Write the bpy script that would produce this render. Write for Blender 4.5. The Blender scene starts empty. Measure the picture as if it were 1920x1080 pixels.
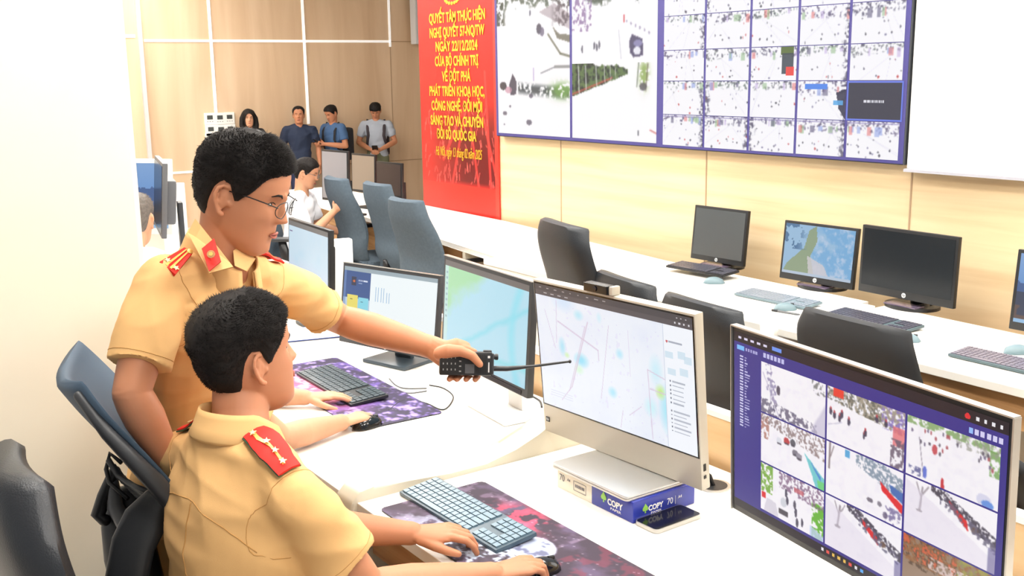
import bpy, bmesh, math, random
import numpy as np
from mathutils import Vector, Matrix, noise
from mathutils.bvhtree import BVHTree

SC = bpy.context.scene
COL = SC.collection
rnd = random.Random(7)
PI = math.pi
rad = math.radians

# ------------------------------------------------------------------ camera
FPX = 2000.0
PITCH, ROLL, YAW = rad(11.469), rad(-0.884), rad(-55.494)
CAMZ = 1.825
_cp, _sp, _cy, _sy = math.cos(PITCH), math.sin(PITCH), math.cos(YAW), math.sin(YAW)
cF = Vector((_sy * _cp, _cy * _cp, -_sp))
_r0 = Vector((_cy, -_sy, 0))
_u0 = _r0.cross(cF)
cR = _r0 * math.cos(ROLL) + _u0 * math.sin(ROLL)
cU = -_r0 * math.sin(ROLL) + _u0 * math.cos(ROLL)
cC = Vector((0, 0, CAMZ))
camd = bpy.data.cameras.new('camera')
cam = bpy.data.objects.new('camera', camd)
COL.objects.link(cam)
camd.sensor_width = 36
camd.lens = 36 * FPX / 1920
camd.clip_start = 0.02
cam.matrix_world = Matrix(((cR.x, cU.x, -cF.x, 0), (cR.y, cU.y, -cF.y, 0), (cR.z, cU.z, -cF.z, CAMZ), (0, 0, 0, 1)))
SC.camera = cam

def P(u, v, D):
    """world point seen at (u, v) of the photograph, D metres deep"""
    return cC + (cF * FPX + cR * (u - 960) + cU * (540 - v)) * (D / FPX)
def PZ(u, v, z=0.75):
    d = cF * FPX + cR * (u - 960) + cU * (540 - v)
    return cC + d * ((z - CAMZ) / d.z)
def PY(u, v, y):
    d = cF * FPX + cR * (u - 960) + cU * (540 - v)
    return cC + d * (y / d.y)
def PX(u, v, x):
    d = cF * FPX + cR * (u - 960) + cU * (540 - v)
    return cC + d * (x / d.x)

# ------------------------------------------------------------------ world, exposure
SC.view_settings.view_transform = 'Standard'
SC.view_settings.look = 'None'
SC.view_settings.gamma = 1
SC.view_settings.exposure = -0.08
SC.view_settings.use_curve_mapping = False
wd = bpy.data.worlds.new('world')
SC.world = wd
wd.use_nodes = True
wd.node_tree.nodes['Background'].inputs[0].default_value = (1.0, 0.985, 0.96, 1)
wd.node_tree.nodes['Background'].inputs[1].default_value = 0.66
PANEL_LIGHT = 23.0       # strength of the added, unseen ceiling light panels

# ------------------------------------------------------------------ materials
def lin(c):
    return tuple((x / 255 / 12.92) if x / 255 <= 0.04045 else ((x / 255 + 0.055) / 1.055) ** 2.4 for x in c)
MATS = {}
def mat(name, col, rough=0.5, metal=0.0, spec=0.5, var=0.0, vscale=20, bump=0.0, bscale=200, emit=None, coat=0.0, sss=0.0):
    if name in MATS: return MATS[name]
    m = bpy.data.materials.new(name); m.use_nodes = True
    nt = m.node_tree; b = nt.nodes['Principled BSDF']
    c = lin(col)
    b.inputs['Base Color'].default_value = (*c, 1)
    b.inputs['Roughness'].default_value = rough
    b.inputs['Metallic'].default_value = metal
    b.inputs['Specular IOR Level'].default_value = spec
    b.inputs['Coat Weight'].default_value = coat
    if sss:
        b.inputs['Subsurface Weight'].default_value = sss
        b.inputs['Subsurface Radius'].default_value = (0.012, 0.005, 0.003)
        b.inputs['Subsurface Scale'].default_value = 1.0
    if emit:
        b.inputs['Emission Color'].default_value = (*lin(emit[0]), 1)
        b.inputs['Emission Strength'].default_value = emit[1]
    tc = nt.nodes.new('ShaderNodeTexCoord')
    if var:
        n = nt.nodes.new('ShaderNodeTexNoise'); n.inputs['Scale'].default_value = vscale; n.inputs['Detail'].default_value = 5
        nt.links.new(tc.outputs['Object'], n.inputs['Vector'])
        r = nt.nodes.new('ShaderNodeValToRGB')
        r.color_ramp.elements[0].position = 0.3; r.color_ramp.elements[1].position = 0.7
        r.color_ramp.elements[0].color = (*[x * (1 - var) for x in c], 1)
        r.color_ramp.elements[1].color = (*[min(1, x * (1 + var)) for x in c], 1)
        nt.links.new(n.outputs['Fac'], r.inputs['Fac']); nt.links.new(r.outputs['Color'], b.inputs['Base Color'])
    if bump:
        n = nt.nodes.new('ShaderNodeTexNoise'); n.inputs['Scale'].default_value = bscale; n.inputs['Detail'].default_value = 3
        nt.links.new(tc.outputs['Object'], n.inputs['Vector'])
        bp = nt.nodes.new('ShaderNodeBump'); bp.inputs['Strength'].default_value = bump; bp.inputs['Distance'].default_value = 0.004
        nt.links.new(n.outputs['Fac'], bp.inputs['Height']); nt.links.new(bp.outputs['Normal'], b.inputs['Normal'])
    MATS[name] = m
    return m

def wood(name, c1, c2, c3, scale, rough=0.35):
    m = bpy.data.materials.new(name); m.use_nodes = True
    nt = m.node_tree; b = nt.nodes['Principled BSDF']; b.inputs['Roughness'].default_value = rough
    tc = nt.nodes.new('ShaderNodeTexCoord')
    mp = nt.nodes.new('ShaderNodeMapping'); mp.inputs['Scale'].default_value = scale
    nt.links.new(tc.outputs['Object'], mp.inputs['Vector'])
    n = nt.nodes.new('ShaderNodeTexNoise'); n.inputs['Scale'].default_value = 1.0; n.inputs['Detail'].default_value = 6; n.inputs['Distortion'].default_value = 0.6
    nt.links.new(mp.outputs['Vector'], n.inputs['Vector'])
    r = nt.nodes.new('ShaderNodeValToRGB')
    e = r.color_ramp.elements
    e[0].position = 0.32; e[1].position = 0.68
    e[0].color = (*lin(c1), 1); e[1].color = (*lin(c3), 1)
    k = e.new(0.5); k.color = (*lin(c2), 1)
    nt.links.new(n.outputs['Fac'], r.inputs['Fac']); nt.links.new(r.outputs['Color'], b.inputs['Base Color'])
    MATS[name] = m
    return m

def picmat(name, strength=1.0, rough=0.3, emissive=True):
    """material that shows the picture stored in the mesh colour attribute 'pic'"""
    if name in MATS: return MATS[name]
    m = bpy.data.materials.new(name); m.use_nodes = True
    nt = m.node_tree; b = nt.nodes['Principled BSDF']; b.inputs['Roughness'].default_value = rough
    a = nt.nodes.new('ShaderNodeAttribute'); a.attribute_name = 'pic'
    if emissive:
        b.inputs['Base Color'].default_value = (0.01, 0.01, 0.012, 1)
        nt.links.new(a.outputs['Color'], b.inputs['Emission Color'])
        b.inputs['Emission Strength'].default_value = strength
    else:
        nt.links.new(a.outputs['Color'], b.inputs['Base Color'])
    MATS[name] = m
    return m

WHITE = mat('white_laminate', (236, 233, 226), 0.35)
CREAM = mat('cream_laminate', (216, 209, 190), 0.4, var=0.02, vscale=3)
EDGE = mat('desk_edge', (232, 226, 208), 0.45)
DWOOD = wood('desk_wood', (168, 122, 78), (190, 144, 96), (205, 160, 112), (2.0, 2.0, 30.0), 0.45)
LWALL = wood('wall_wood_vertical', (206, 174, 141), (216, 187, 154), (226, 199, 168), (6.0, 3.2, 0.35), 0.4)
FWALL = wood('wall_wood_horizontal', (218, 190, 148), (228, 203, 162), (234, 212, 174), (0.7, 2.0, 14.0), 0.4)
GROOVE = mat('wall_groove', (176, 146, 116), 0.6)
STRIPM = mat('white_metal_strip_glow', (255, 255, 255), 0.3, emit=((255, 255, 255), 0.35))  # emission brightens the strips, which are no lamps
BLACKP = mat('black_plastic', (26, 27, 30), 0.4)
BLACKG = mat('black_gloss', (16, 17, 20), 0.12)
DGREY = mat('dark_grey_plastic', (52, 54, 58), 0.42)
MGREY = mat('mid_grey_plastic', (96, 98, 102), 0.4)
SILVER = mat('silver_metal', (196, 194, 190), 0.3, metal=0.75)
SILVERP = mat('silver_plastic', (186, 180, 168), 0.35, metal=0.15)
WHITEP = mat('white_plastic', (240, 240, 238), 0.4)
CHROME = mat('chrome', (220, 220, 220), 0.12, metal=1.0)
FABB = mat('blue_grey_fabric', (84, 98, 110), 0.85, spec=0.25, var=0.08, vscale=60, bump=0.3, bscale=900)
LEATH = mat('black_leather', (30, 36, 43), 0.42, bump=0.25, bscale=300)
LEATHB = mat('blue_black_fabric', (62, 82, 102), 0.6, bump=0.15, bscale=700)
SKIN = mat('tan_skin', (190, 130, 97), 0.5, spec=0.35, var=0.05, vscale=14, sss=0.12)
SKIN2 = mat('fair_skin', (202, 150, 118), 0.5, spec=0.35, var=0.05, vscale=14, sss=0.12)
HAIRM = mat('black_hair', (26, 22, 21), 0.65, spec=0.25, var=0.3, vscale=90)
TAN = mat('tan_uniform_cotton', (220, 175, 118), 0.8, spec=0.2, bump=0.15, bscale=1200, var=0.02, vscale=6)
TANSEAM = mat('uniform_seam', (186, 138, 78), 0.85)
TANL = mat('uniform_collar', (221, 177, 120), 0.8, spec=0.2)
RED = mat('red_felt', (214, 34, 22), 0.7)
GOLD = mat('gold_braid', (240, 200, 110), 0.4, metal=0.4)
GREEN = mat('dark_green_felt', (44, 84, 60), 0.7)

# ------------------------------------------------------------------ object helpers
def tag(o, label=None, cat=None, group=None, kind=None):
    if label: o['label'] = label
    if cat: o['category'] = cat
    if group: o['group'] = group
    if kind: o['kind'] = kind
    return o
def thing(name, label, cat, loc=(0, 0, 0), rz=0.0, group=None):
    o = bpy.data.objects.new(name, None); COL.objects.link(o)
    o.location = loc; o.rotation_euler = (0, 0, rz); o.empty_display_size = 0.1
    return tag(o, label, cat, group)
def mw(o):
    m = Matrix.Translation(o.location) @ o.rotation_euler.to_matrix().to_4x4()
    return mw(o.parent) @ m if o.parent else m
def link(name, me, m, parent=None, smooth=False, world=False):
    """world=True: the mesh was modelled in world coordinates, move it into the parent's frame"""
    if world and parent is not None: me.transform(mw(parent).inverted())
    if m is not None and len(me.materials) == 0: me.materials.append(m)
    if smooth: me.polygons.foreach_set('use_smooth', [True] * len(me.polygons))
    o = bpy.data.objects.new(name, me); COL.objects.link(o)
    if parent is not None: o.parent = parent
    return o

class MB:
    def __init__(s, T=None):
        s.bm = bmesh.new(); s.T = T or Matrix.Identity(4)
    def _add(s, verts, faces, T=None):
        M = s.T @ T if T else s.T
        vs = [s.bm.verts.new(M @ Vector(v)) for v in verts]
        out = []
        for f in faces:
            try: out.append(s.bm.faces.new([vs[i] for i in f]))
            except ValueError: pass
        return vs, out
    def box(s, c, d, T=None, bev=0.0, seg=2):
        x, y, z = [k / 2 for k in d]
        v = [(c[0] + a * x, c[1] + b * y, c[2] + e * z) for a in (-1, 1) for b in (-1, 1) for e in (-1, 1)]
        f = [(0, 1, 3, 2), (4, 6, 7, 5), (0, 4, 5, 1), (2, 3, 7, 6), (0, 2, 6, 4), (1, 5, 7, 3)]
        vs, fs = s._add(v, f, T)
        if bev:
            es = set(e for fc in fs for e in fc.edges)
            bmesh.ops.bevel(s.bm, geom=list(es), offset=bev, segments=seg, affect='EDGES', profile=0.6)
        return s
    def prism(s, pts, z0, z1, T=None, bev=0.0):
        n = len(pts)
        v = [(p[0], p[1], z0) for p in pts] + [(p[0], p[1], z1) for p in pts]
        f = [tuple(range(n))[::-1], tuple(range(n, 2 * n))] + [(i, (i + 1) % n, n + (i + 1) % n, n + i) for i in range(n)]
        vs, fs = s._add(v, f, T)
        if bev:
            es = set(e for fc in fs for e in fc.edges)
            bmesh.ops.bevel(s.bm, geom=list(es), offset=bev, segments=2, affect='EDGES', profile=0.6)
        return s
    def tube(s, pts, r, seg=10, T=None, flat=None, fdir=None, round_cap=False):
        """tube along pts; r number or list; flat = second radius factor along fdir"""
        pts = [Vector(p) for p in pts]; n = len(pts)
        rs = list(r) if hasattr(r, '__len__') else [r] * n
        fl = list(flat) if hasattr(flat, '__len__') else [flat or 1.0] * n
        if round_cap:
            def cap(p, q, rr, f0):
                d = (p - q).normalized()
                o = []
                for a in (30, 60, 82):
                    o.append((p + d * rr * min(f0, 1) * math.sin(rad(a)), rr * math.cos(rad(a))))
                return o
            a = cap(pts[0], pts[1], rs[0], fl[0])[::-1]; b = cap(pts[-1], pts[-2], rs[-1], fl[-1])
            pts2 = [x[0] for x in a] + pts + [x[0] for x in b]
            rs = [x[1] for x in a] + rs + [x[1] for x in b]
            fl = [fl[0]] * 3 + fl + [fl[-1]] * 3
            pts = pts2; n = len(pts)
        rings = []
        prev = None
        for i, p in enumerate(pts):
            t = (pts[min(i + 1, n - 1)] - pts[max(i - 1, 0)])
            t = t.normalized() if t.length > 1e-9 else Vector((0, 0, 1))
            if fdir is not None: a = Vector(fdir)
            elif prev is not None: a = prev
            else: a = Vector((0, 0, 1)) if abs(t.z) < 0.9 else Vector((1, 0, 0))
            a = a - t * a.dot(t)
            if a.length < 1e-6: a = t.orthogonal()
            a.normalize(); prev = a
            b = t.cross(a)
            rings.append([p + (a * math.cos(2 * PI * k / seg) * fl[i] + b * math.sin(2 * PI * k / seg)) * rs[i] for k in range(seg)])
        v = [q for g in rings for q in g]
        f = []
        for i in range(n - 1):
            for k in range(seg):
                k2 = (k + 1) % seg
                f.append((i * seg + k, i * seg + k2, (i + 1) * seg + k2, (i + 1) * seg + k))
        f.append(tuple(range(seg))[::-1]); f.append(tuple((n - 1) * seg + k for k in range(seg)))
        s._add(v, f, T)
        return s
    def cyl(s, a, b, r, seg=20, T=None, r2=None):
        return s.tube([a, b], [r, r if r2 is None else r2], seg, T)
    def sphere(s, c, r, T=None, seg=16):
        rx, ry, rz = (r, r, r) if not hasattr(r, '__len__') else r
        v = [(c[0], c[1], c[2] + rz)]
        n = seg // 2
        for i in range(1, n):
            t = PI * i / n
            for k in range(seg):
                a = 2 * PI * k / seg
                v.append((c[0] + rx * math.sin(t) * math.cos(a), c[1] + ry * math.sin(t) * math.sin(a), c[2] + rz * math.cos(t)))
        v.append((c[0], c[1], c[2] - rz))
        f = [(0, 1 + k, 1 + (k + 1) % seg) for k in range(seg)]
        for i in range(n - 2):
            for k in range(seg):
                a = 1 + i * seg + k; b = 1 + i * seg + (k + 1) % seg
                f.append((a, a + seg, b + seg, b))
        L = len(v) - 1
        f += [(L, L - seg + (k + 1) % seg, L - seg + k) for k in range(seg)]
        s._add(v, f, T)
        return s
    def grid(s, rows, T=None, close_u=False):
        """rows: list of equal-length point lists"""
        m = len(rows[0]); v = [p for r in rows for p in r]; f = []
        for i in range(len(rows) - 1):
            for k in range(m if close_u else m - 1):
                k2 = (k + 1) % m
                f.append((i * m + k, i * m + k2, (i + 1) * m + k2, (i + 1) * m + k))
        return s._add(v, f, T)
    def mesh(s):
        bmesh.ops.recalc_face_normals(s.bm, faces=s.bm.faces[:])
        me = bpy.data.meshes.new('m'); s.bm.to_mesh(me); s.bm.free()
        return me
    def build(s, name, m, parent=None, smooth=False, world=False, sharp=None):
        me = s.mesh()
        o = link(name, me, m, parent, smooth or sharp is not None, world)
        if sharp is not None:
            me.set_sharp_from_angle(angle=rad(sharp))
        return o

def remesh(me, voxel, smooth=4, fac=0.5):
    o = bpy.data.objects.new('tmp', me); COL.objects.link(o)
    md = o.modifiers.new('r', 'REMESH'); md.mode = 'VOXEL'; md.voxel_size = voxel
    if smooth:
        sm = o.modifiers.new('s', 'SMOOTH'); sm.factor = fac; sm.iterations = smooth
    dg = bpy.context.evaluated_depsgraph_get()
    out = bpy.data.meshes.new_from_object(o.evaluated_get(dg))
    bpy.data.objects.remove(o)
    return out

def displace(me, fn):
    n = len(me.vertices)
    co = np.empty(n * 3, 'f'); me.vertices.foreach_get('co', co); co = co.reshape(-1, 3)
    no = np.empty(n * 3, 'f'); me.vertex_normals.foreach_get('vector', no); no = no.reshape(-1, 3)
    d = np.array([fn(Vector(c)) for c in co], 'f')
    co = co + no * d[:, None]
    me.vertices.foreach_set('co', co.ravel()); me.update()

# text -> mesh
def text_mesh(body, size, extrude=0.001, align='CENTER', sx=1.0, bold=0.0, shear=0.0):
    cu = bpy.data.curves.new('t', 'FONT'); cu.body = body; cu.size = size; cu.extrude = extrude
    cu.align_x = align; cu.align_y = 'CENTER'; cu.offset = bold; cu.shear = shear; cu.resolution_u = 3
    o = bpy.data.objects.new('t', cu); COL.objects.link(o)
    dg = bpy.context.evaluated_depsgraph_get()
    me = bpy.data.meshes.new_from_object(o.evaluated_get(dg))
    bpy.data.objects.remove(o)
    me.transform(Matrix.Diagonal((sx, 1, 1, 1)))
    return me
def text(name, body, size, T, m, parent, **k):
    me = text_mesh(body, size, **k); me.transform(T); me.materials.clear()
    return link(name, me, m, parent)

# ------------------------------------------------------------------ pictures on screens and mats
def hexa(c): return np.array(c, 'f') / 255
class Pic:
    def __init__(s, w, h, c=(255, 255, 255)):
        s.w, s.h = w, h; s.a = np.ones((h, w, 3), 'f') * hexa(c)
        s.Y, s.X = np.mgrid[0:h, 0:w]; s.X = (s.X + .5) / w; s.Y = (s.Y + .5) / h; s.ar = w / h
    def put(s, m, c, al=1.0):
        m = np.clip(m, 0, 1)[..., None] * al
        s.a = s.a * (1 - m) + hexa(c) * m
    def rect(s, x0, y0, x1, y1, c, al=1.0): s.put(((s.X >= x0) & (s.X < x1) & (s.Y >= y0) & (s.Y < y1)).astype('f'), c, al)
    def ell(s, x, y, rx, ry, c, al=1.0, soft=0.0):
        d = np.sqrt(((s.X - x) / rx) ** 2 + ((s.Y - y) / ry) ** 2)
        s.put((d < 1).astype('f') if not soft else np.clip((1 - d) / soft, 0, 1), c, al)
    def line(s, x0, y0, x1, y1, wd, c, al=1.0):
        ax, ay = (x1 - x0) * s.ar, y1 - y0; L = ax * ax + ay * ay + 1e-9
        t = np.clip(((s.X - x0) * s.ar * ax + (s.Y - y0) * ay) / L, 0, 1)
        d = np.hypot((s.X - x0) * s.ar - ax * t, s.Y - y0 - ay * t)
        s.put(np.clip(1.5 - d / wd, 0, 1), c, al)
    def poly(s, pts, c, al=1.0):
        m = np.zeros_like(s.X, bool); n = len(pts)
        for i in range(n):
            x0, y0 = pts[i]; x1, y1 = pts[(i + 1) % n]
            if y0 == y1: continue
            cnd = ((y0 > s.Y) != (y1 > s.Y)) & (s.X < (x1 - x0) * (s.Y - y0) / (y1 - y0) + x0)
            m ^= cnd
        s.put(m.astype('f'), c, al)
    def noise(s, scale, seed, oct=4, stretch=1.0):
        r = np.random.RandomState(seed); out = np.zeros_like(s.X); amp = 1; tot = 0; sc = scale
        for o in range(oct):
            gw = int(sc * s.ar) + 3; gh = int(sc * stretch) + 3
            g = r.rand(gh, gw)
            x = s.X * (gw - 2); y = s.Y * (gh - 2)
            xi = x.astype(int); yi = y.astype(int); fx = x - xi; fy = y - yi
            fx = fx * fx * (3 - 2 * fx); fy = fy * fy * (3 - 2 * fy)
            v = (g[yi, xi] * (1 - fx) + g[yi, xi + 1] * fx) * (1 - fy) + (g[yi + 1, xi] * (1 - fx) + g[yi + 1, xi + 1] * fx) * fy
            out += v * amp; tot += amp; amp *= .55; sc *= 2
        return out / tot
    def soft(s, n=1):
        for _ in range(n):
            a = np.pad(s.a, ((1, 1), (1, 1), (0, 0)), 'edge')
            s.a = (a[:-2, 1:-1] + a[2:, 1:-1] + a[1:-1, :-2] + a[1:-1, 2:] + 2 * a[1:-1, 1:-1]) / 6
        return s
    def sub(s, o, x0, y0, x1, y1):
        X0, Y0, X1, Y1 = int(x0 * s.w), int(y0 * s.h), int(x1 * s.w), int(y1 * s.h)
        yi = (np.linspace(0, o.h - 1e-3, Y1 - Y0)).astype(int); xi = (np.linspace(0, o.w - 1e-3, X1 - X0)).astype(int)
        s.a[Y0:Y1, X0:X1] = o.a[yi][:, xi]
def pic_mesh(pic, w, h, T):
    """flat grid, x right, z up, facing -y, centred"""
    W, H = pic.w, pic.h
    gx = np.linspace(-w / 2, w / 2, W + 1); gz = np.linspace(h / 2, -h / 2, H + 1)
    X, Z = np.meshgrid(gx, gz)
    co = np.stack([X.ravel(), np.zeros(X.size), Z.ravel()], 1).astype('f')
    i, j = np.mgrid[0:H, 0:W]; a = (i * (W + 1) + j)
    q = np.stack([a, a + W + 1, a + W + 2, a + 1], -1).reshape(-1)
    me = bpy.data.meshes.new('pic')
    me.vertices.add(len(co)); me.vertices.foreach_set('co', co.ravel())
    me.loops.add(len(q)); me.loops.foreach_set('vertex_index', q.astype('i'))
    me.polygons.add(W * H)
    me.polygons.foreach_set('loop_start', np.arange(0, len(q), 4, dtype='i'))
    me.update(calc_edges=True)
    c = np.clip(pic.a, 0, 1).reshape(-1, 3)
    l = np.where(c <= .04045, c / 12.92, ((c + .055) / 1.055) ** 2.4)
    ca = me.color_attributes.new('pic', 'FLOAT_COLOR', 'CORNER')
    ca.data.foreach_set('color', np.repeat(np.concatenate([l, np.ones((len(l), 1))], 1), 4, 0).astype('f').ravel())
    me.transform(T)
    return me
def screen(name, pic, w, h, T, parent, m=None, label=None):
    o = link(name, pic_mesh(pic, w, h, T), m or picmat('lit_screen', 1.0), parent)
    if label: o['label'] = label
    return o

def street(seed, w=80, h=46, kind=0, dens=1.0):
    """an overexposed street camera picture"""
    r = random.Random(seed); p = Pic(w, h, (250, 249, 253))
    n = p.noise(7, seed, 4)
    hz = r.uniform(.18, .34); sl = r.uniform(-.25, .25)
    edge = hz + sl * (p.X - .5) + (n - .5) * .25
    m = np.clip((edge - p.Y) * 14, 0, 1)
    n2 = p.noise(16, seed + 5, 3)
    p.put(m * (n2 > .58), r.choice([(150, 160, 150), (170, 160, 196), (140, 140, 160), (120, 150, 120)]), .75)
    p.put(m * (n2 > .62), (84, 78, 104), .7)
    for k in range(int(4 * dens)):
        x = r.random(); c = r.choice([(226, 120, 120), (150, 186, 140), (140, 160, 226), (90, 86, 120), (200, 180, 226)])
        p.rect(x, max(0, hz - .18), x + r.uniform(.03, .1), hz + r.uniform(-.04, .08), c, .6)
    # side clutter
    if r.random() < .5:
        sd = r.choice([0, 1])
        xx = p.X if sd == 0 else 1 - p.X
        p.put(np.clip((.10 - xx + (n - .5) * .2) * 14, 0, 1) * (n2 > .5), (74, 70, 96), .8)
    # roads edges
    x0 = r.uniform(.2, .8)
    for k in range(2):
        p.line(x0 + r.uniform(-.1, .1), hz, r.uniform(-.3, 1.3), 1.05, .006, (190, 186, 214), .4)
    for k in range(int(9 * dens)):
        y = r.uniform(hz + .05, .97); x = r.random(); s = .008 + .022 * y
        c = r.choice([(50, 48, 64), (80, 76, 100), (190, 60, 60), (50, 50, 60), (120, 116, 150)])
        p.ell(x, y, s * r.uniform(.5, 1.1) / p.ar * 1.3, s * r.uniform(.8, 1.5), c, .85)
    return p.soft()

def galaxy(w, h, seed, tint):
    p = Pic(w, h, (40, 34, 52))
    n = p.noise(5, seed, 5); n2 = p.noise(9, seed + 3, 5); n3 = p.noise(30, seed + 8, 2)
    p.put(np.clip((n - .5) * 5, 0, 1), tint[0], .8)
    p.put(np.clip((n2 - .58) * 9, 0, 1), tint[1], .9)
    p.put(np.clip((n * n2 - .36) * 12, 0, 1), tint[2], .9)
    p.put((n3 > .86).astype('f'), (235, 235, 250), .9)
    r = np.random.RandomState(seed)
    st = (r.rand(h, w) > .994).astype('f'); p.put(st, (240, 240, 255), .9)
    return p

# ================================================================== THE ROOM
WY = 4.42          # plane of the screen wall
WX = -13.0         # plane of the far left wall
WEND = -7.69       # left end of the screen wall (it is a built-out box)
def struct(name, mb, m, parent=None):
    o = mb.build(name, m, parent)
    if parent is None: o['kind'] = 'structure'
    return o
FLOORM = mat('grey_floor_tile', (196, 190, 182), 0.35, var=0.04, vscale=2)
struct('floor', MB().box((-5.5, 3.0, -0.05), (16.6, 15.0, 0.1)), FLOORM)
CEILM = mat('ceiling_white', (240, 240, 238), 0.8)
struct('ceiling', MB().box((-5.5, 3.0, 3.45), (16.6, 15.0, 0.1)), CEILM)
w = struct('wall_front', MB().box(((WEND + 2.6) / 2, WY + 0.55, 1.7), (2.6 - WEND, 1.1, 3.4)), FWALL)
struct('wall_left', MB().box((WX - 0.1, 4.2, 1.7), (0.2, 12.6, 3.4)), LWALL)
struct('wall_rear_left', MB().box((-10.4, 10.4, 1.7), (5.4, 0.2, 3.4)), LWALL)
# grooves between the panels of the front wall
g = MB()
for px in (1052, 1325, 1712):
    x = PY(px, 300, WY).x
    g.box((x, WY - 0.001, 0.9), (0.008, 0.004, 1.75))
struct('trim_1', g, GROOVE)
# white metal strips on the far left wall
g = MB()
ys = [PX(390, 0, WX).y, PX(566, 0, WX).y, PX(728, 0, WX).y]
for y in ys[:2]: g.box((WX + 0.004, y, 2.25), (0.012, 0.035, 2.1))
g.box((WX + 0.004, ys[2], 2.8), (0.012, 0.03, 1.25))
z1 = PX(500, 77, WX).z
y0 = PX(270, 77, WX).y
g.box((WX + 0.004, (y0 + ys[2]) / 2, z1), (0.012, ys[2] - y0, 0.03))
zz = PX(360, 322, WX).z
g.box((WX + 0.004, (y0 + 5.2) / 2, zz), (0.012, 5.2 - y0, 0.024))
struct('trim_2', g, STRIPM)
g = MB()
zz = PX(778, 299, WX).z
g.box((WX + 0.002, 8.2, zz), (0.006, 3.8, 0.012))
g.box((WX + 0.002, 8.3, z1), (0.006, 2.6, 0.012))
g.box((WX + 0.002, ys[2], 1.6), (0.006, 0.01, 1.2))
struct('trim_3', g, GROOVE)
# grey corner trim and the recessed bay left of it
yc = PX(268, 150, WX).y
struct('trim_4', MB().box((WX + 0.02, yc, 1.7), (0.05, 0.045, 3.4)), mat('corner_trim_grey', (206, 200, 200), 0.4))
zz = PX(245, 68, WX).z
struct('trim_5', MB().box((WX + 0.004, yc - 0.45, zz), (0.012, 0.8, 0.035)), STRIPM)
# white column at the left
COLM = mat('column_paint', (226, 219, 202), 0.6, var=0.025, vscale=2.5)
cx1 = -3.35
cyr = PX(252, 230, cx1).y
o = MB().prism([(cx1, cyr), (cx1 - 0.34, cyr), (cx1 - 0.34, cyr - 0.72), (cx1, cyr - 0.72)], 0, 3.4, bev=0.02).build('wall_column', COLM)
o['kind'] = 'structure'

# ceiling light panels: unseen fixtures added to light the room
LP = mat('light_diffuser', (255, 255, 255), 0.5, emit=((255, 251, 244), PANEL_LIGHT))
panel0 = None
for i, x in enumerate((-12.0, -9.6, -7.2, -4.8, -2.4, 0.0)):
    for j, y in enumerate((0.6, 2.2, 3.6)):
        if panel0 is None:
            t = thing('added_ceiling_light', 'unseen white ceiling light panel added to light the room', 'ceiling light', (x, y, 3.4), group='added ceiling light panels')
            MB().box((0, 0, -0.012), (1.24, 0.64, 0.022), bev=0.003).build('frame', WHITEP, t)
            MB().box((0, 0, -0.026), (1.18, 0.58, 0.006)).build('diffuser', LP, t)
            panel0 = t
        else:
            t = panel0.copy(); COL.objects.link(t); t.location = (x, y, 3.4)
            for ch in list(panel0.children):
                c = ch.copy(); COL.objects.link(c); c.parent = t
        t['label'] = 'unseen white rectangular ceiling light panel added to light the control room'

# ================================================================== BANNER
t = thing('banner', 'tall red banner with yellow Vietnamese lettering on the wall left of the video wall', 'banner',
          ((-7.69 - 6.552) / 2, WY - 0.012, 0.0))
bw, bz0, bz1 = 1.13, 0.70, 2.95
pc = Pic(150, 300, (186, 30, 26))
n = pc.noise(5, 3, 4)
pc.put(np.clip((n - .45) * 2, 0, 1), (198, 38, 32), .7)
low = np.clip((pc.Y - .58) * 7, 0, 1) * np.clip((.885 - pc.Y) * 60, 0, 1)
pc.put(low * np.clip((pc.X - .1) * 2, 0, 1), (84, 8, 12), .85)
for (a, b, c, d) in ((.62, .60, .40, .9), (.64, .62, .76, .9), (.75, .55, .98, .86), (.62, .6, .30, .8), (.85, .5, .9, .88)):
    m0 = pc.a.copy(); pc.line(a, b, c, d, .006, (240, 60, 54), .8)
r = random.Random(5)
for k in range(120):
    x = r.uniform(.05, .95); y = r.uniform(.62, .87)
    pc.line(x, y, x + r.uniform(-.02, .02), y + r.uniform(.005, .03), .0025, (232, 110, 100), .6)
pc.rect(0, .885, 1, 1, (214, 42, 30))
pc.rect(.955, 0, 1, 1, (236, 66, 52), .8)
BAN = picmat('printed_vinyl', emissive=False, rough=0.4)
b = MB().box((0, 0.004, (bz0 + bz1) / 2), (bw, 0.008, bz1 - bz0)).build('backing', RED, t)
screen('printed_sheet', pc, bw, bz1 - bz0, Matrix.Translation((0, -0.001, (bz0 + bz1) / 2)), t, BAN)
YEL = mat('banner_yellow', (226, 172, 36), 0.5)
RX = Matrix.Rotation(rad(90), 4, 'X')
lines = [('QUYẾT TÂM THỰC HIỆN', 32, .104), ('NGHỊ QUYẾT 57-NQ/TW', 60, .104), ('NGÀY 22/12/2024', 87, .104), ('CỦA BỘ CHÍNH TRỊ', 115, .104), ('VỀ ĐỘT PHÁ', 144, .104),
         ('PHÁT TRIỂN KHOA HỌC,', 172, .104), ('CÔNG NGHỆ, ĐỔI MỚI', 200, .104), ('SÁNG TẠO VÀ CHUYỂN', 228, .104), ('ĐỔI SỐ QUỐC GIA', 254, .104)]
wid = {0: 106, 1: 104, 2: 80, 3: 83, 4: 55, 5: 106, 6: 98, 7: 102, 8: 77}
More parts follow.
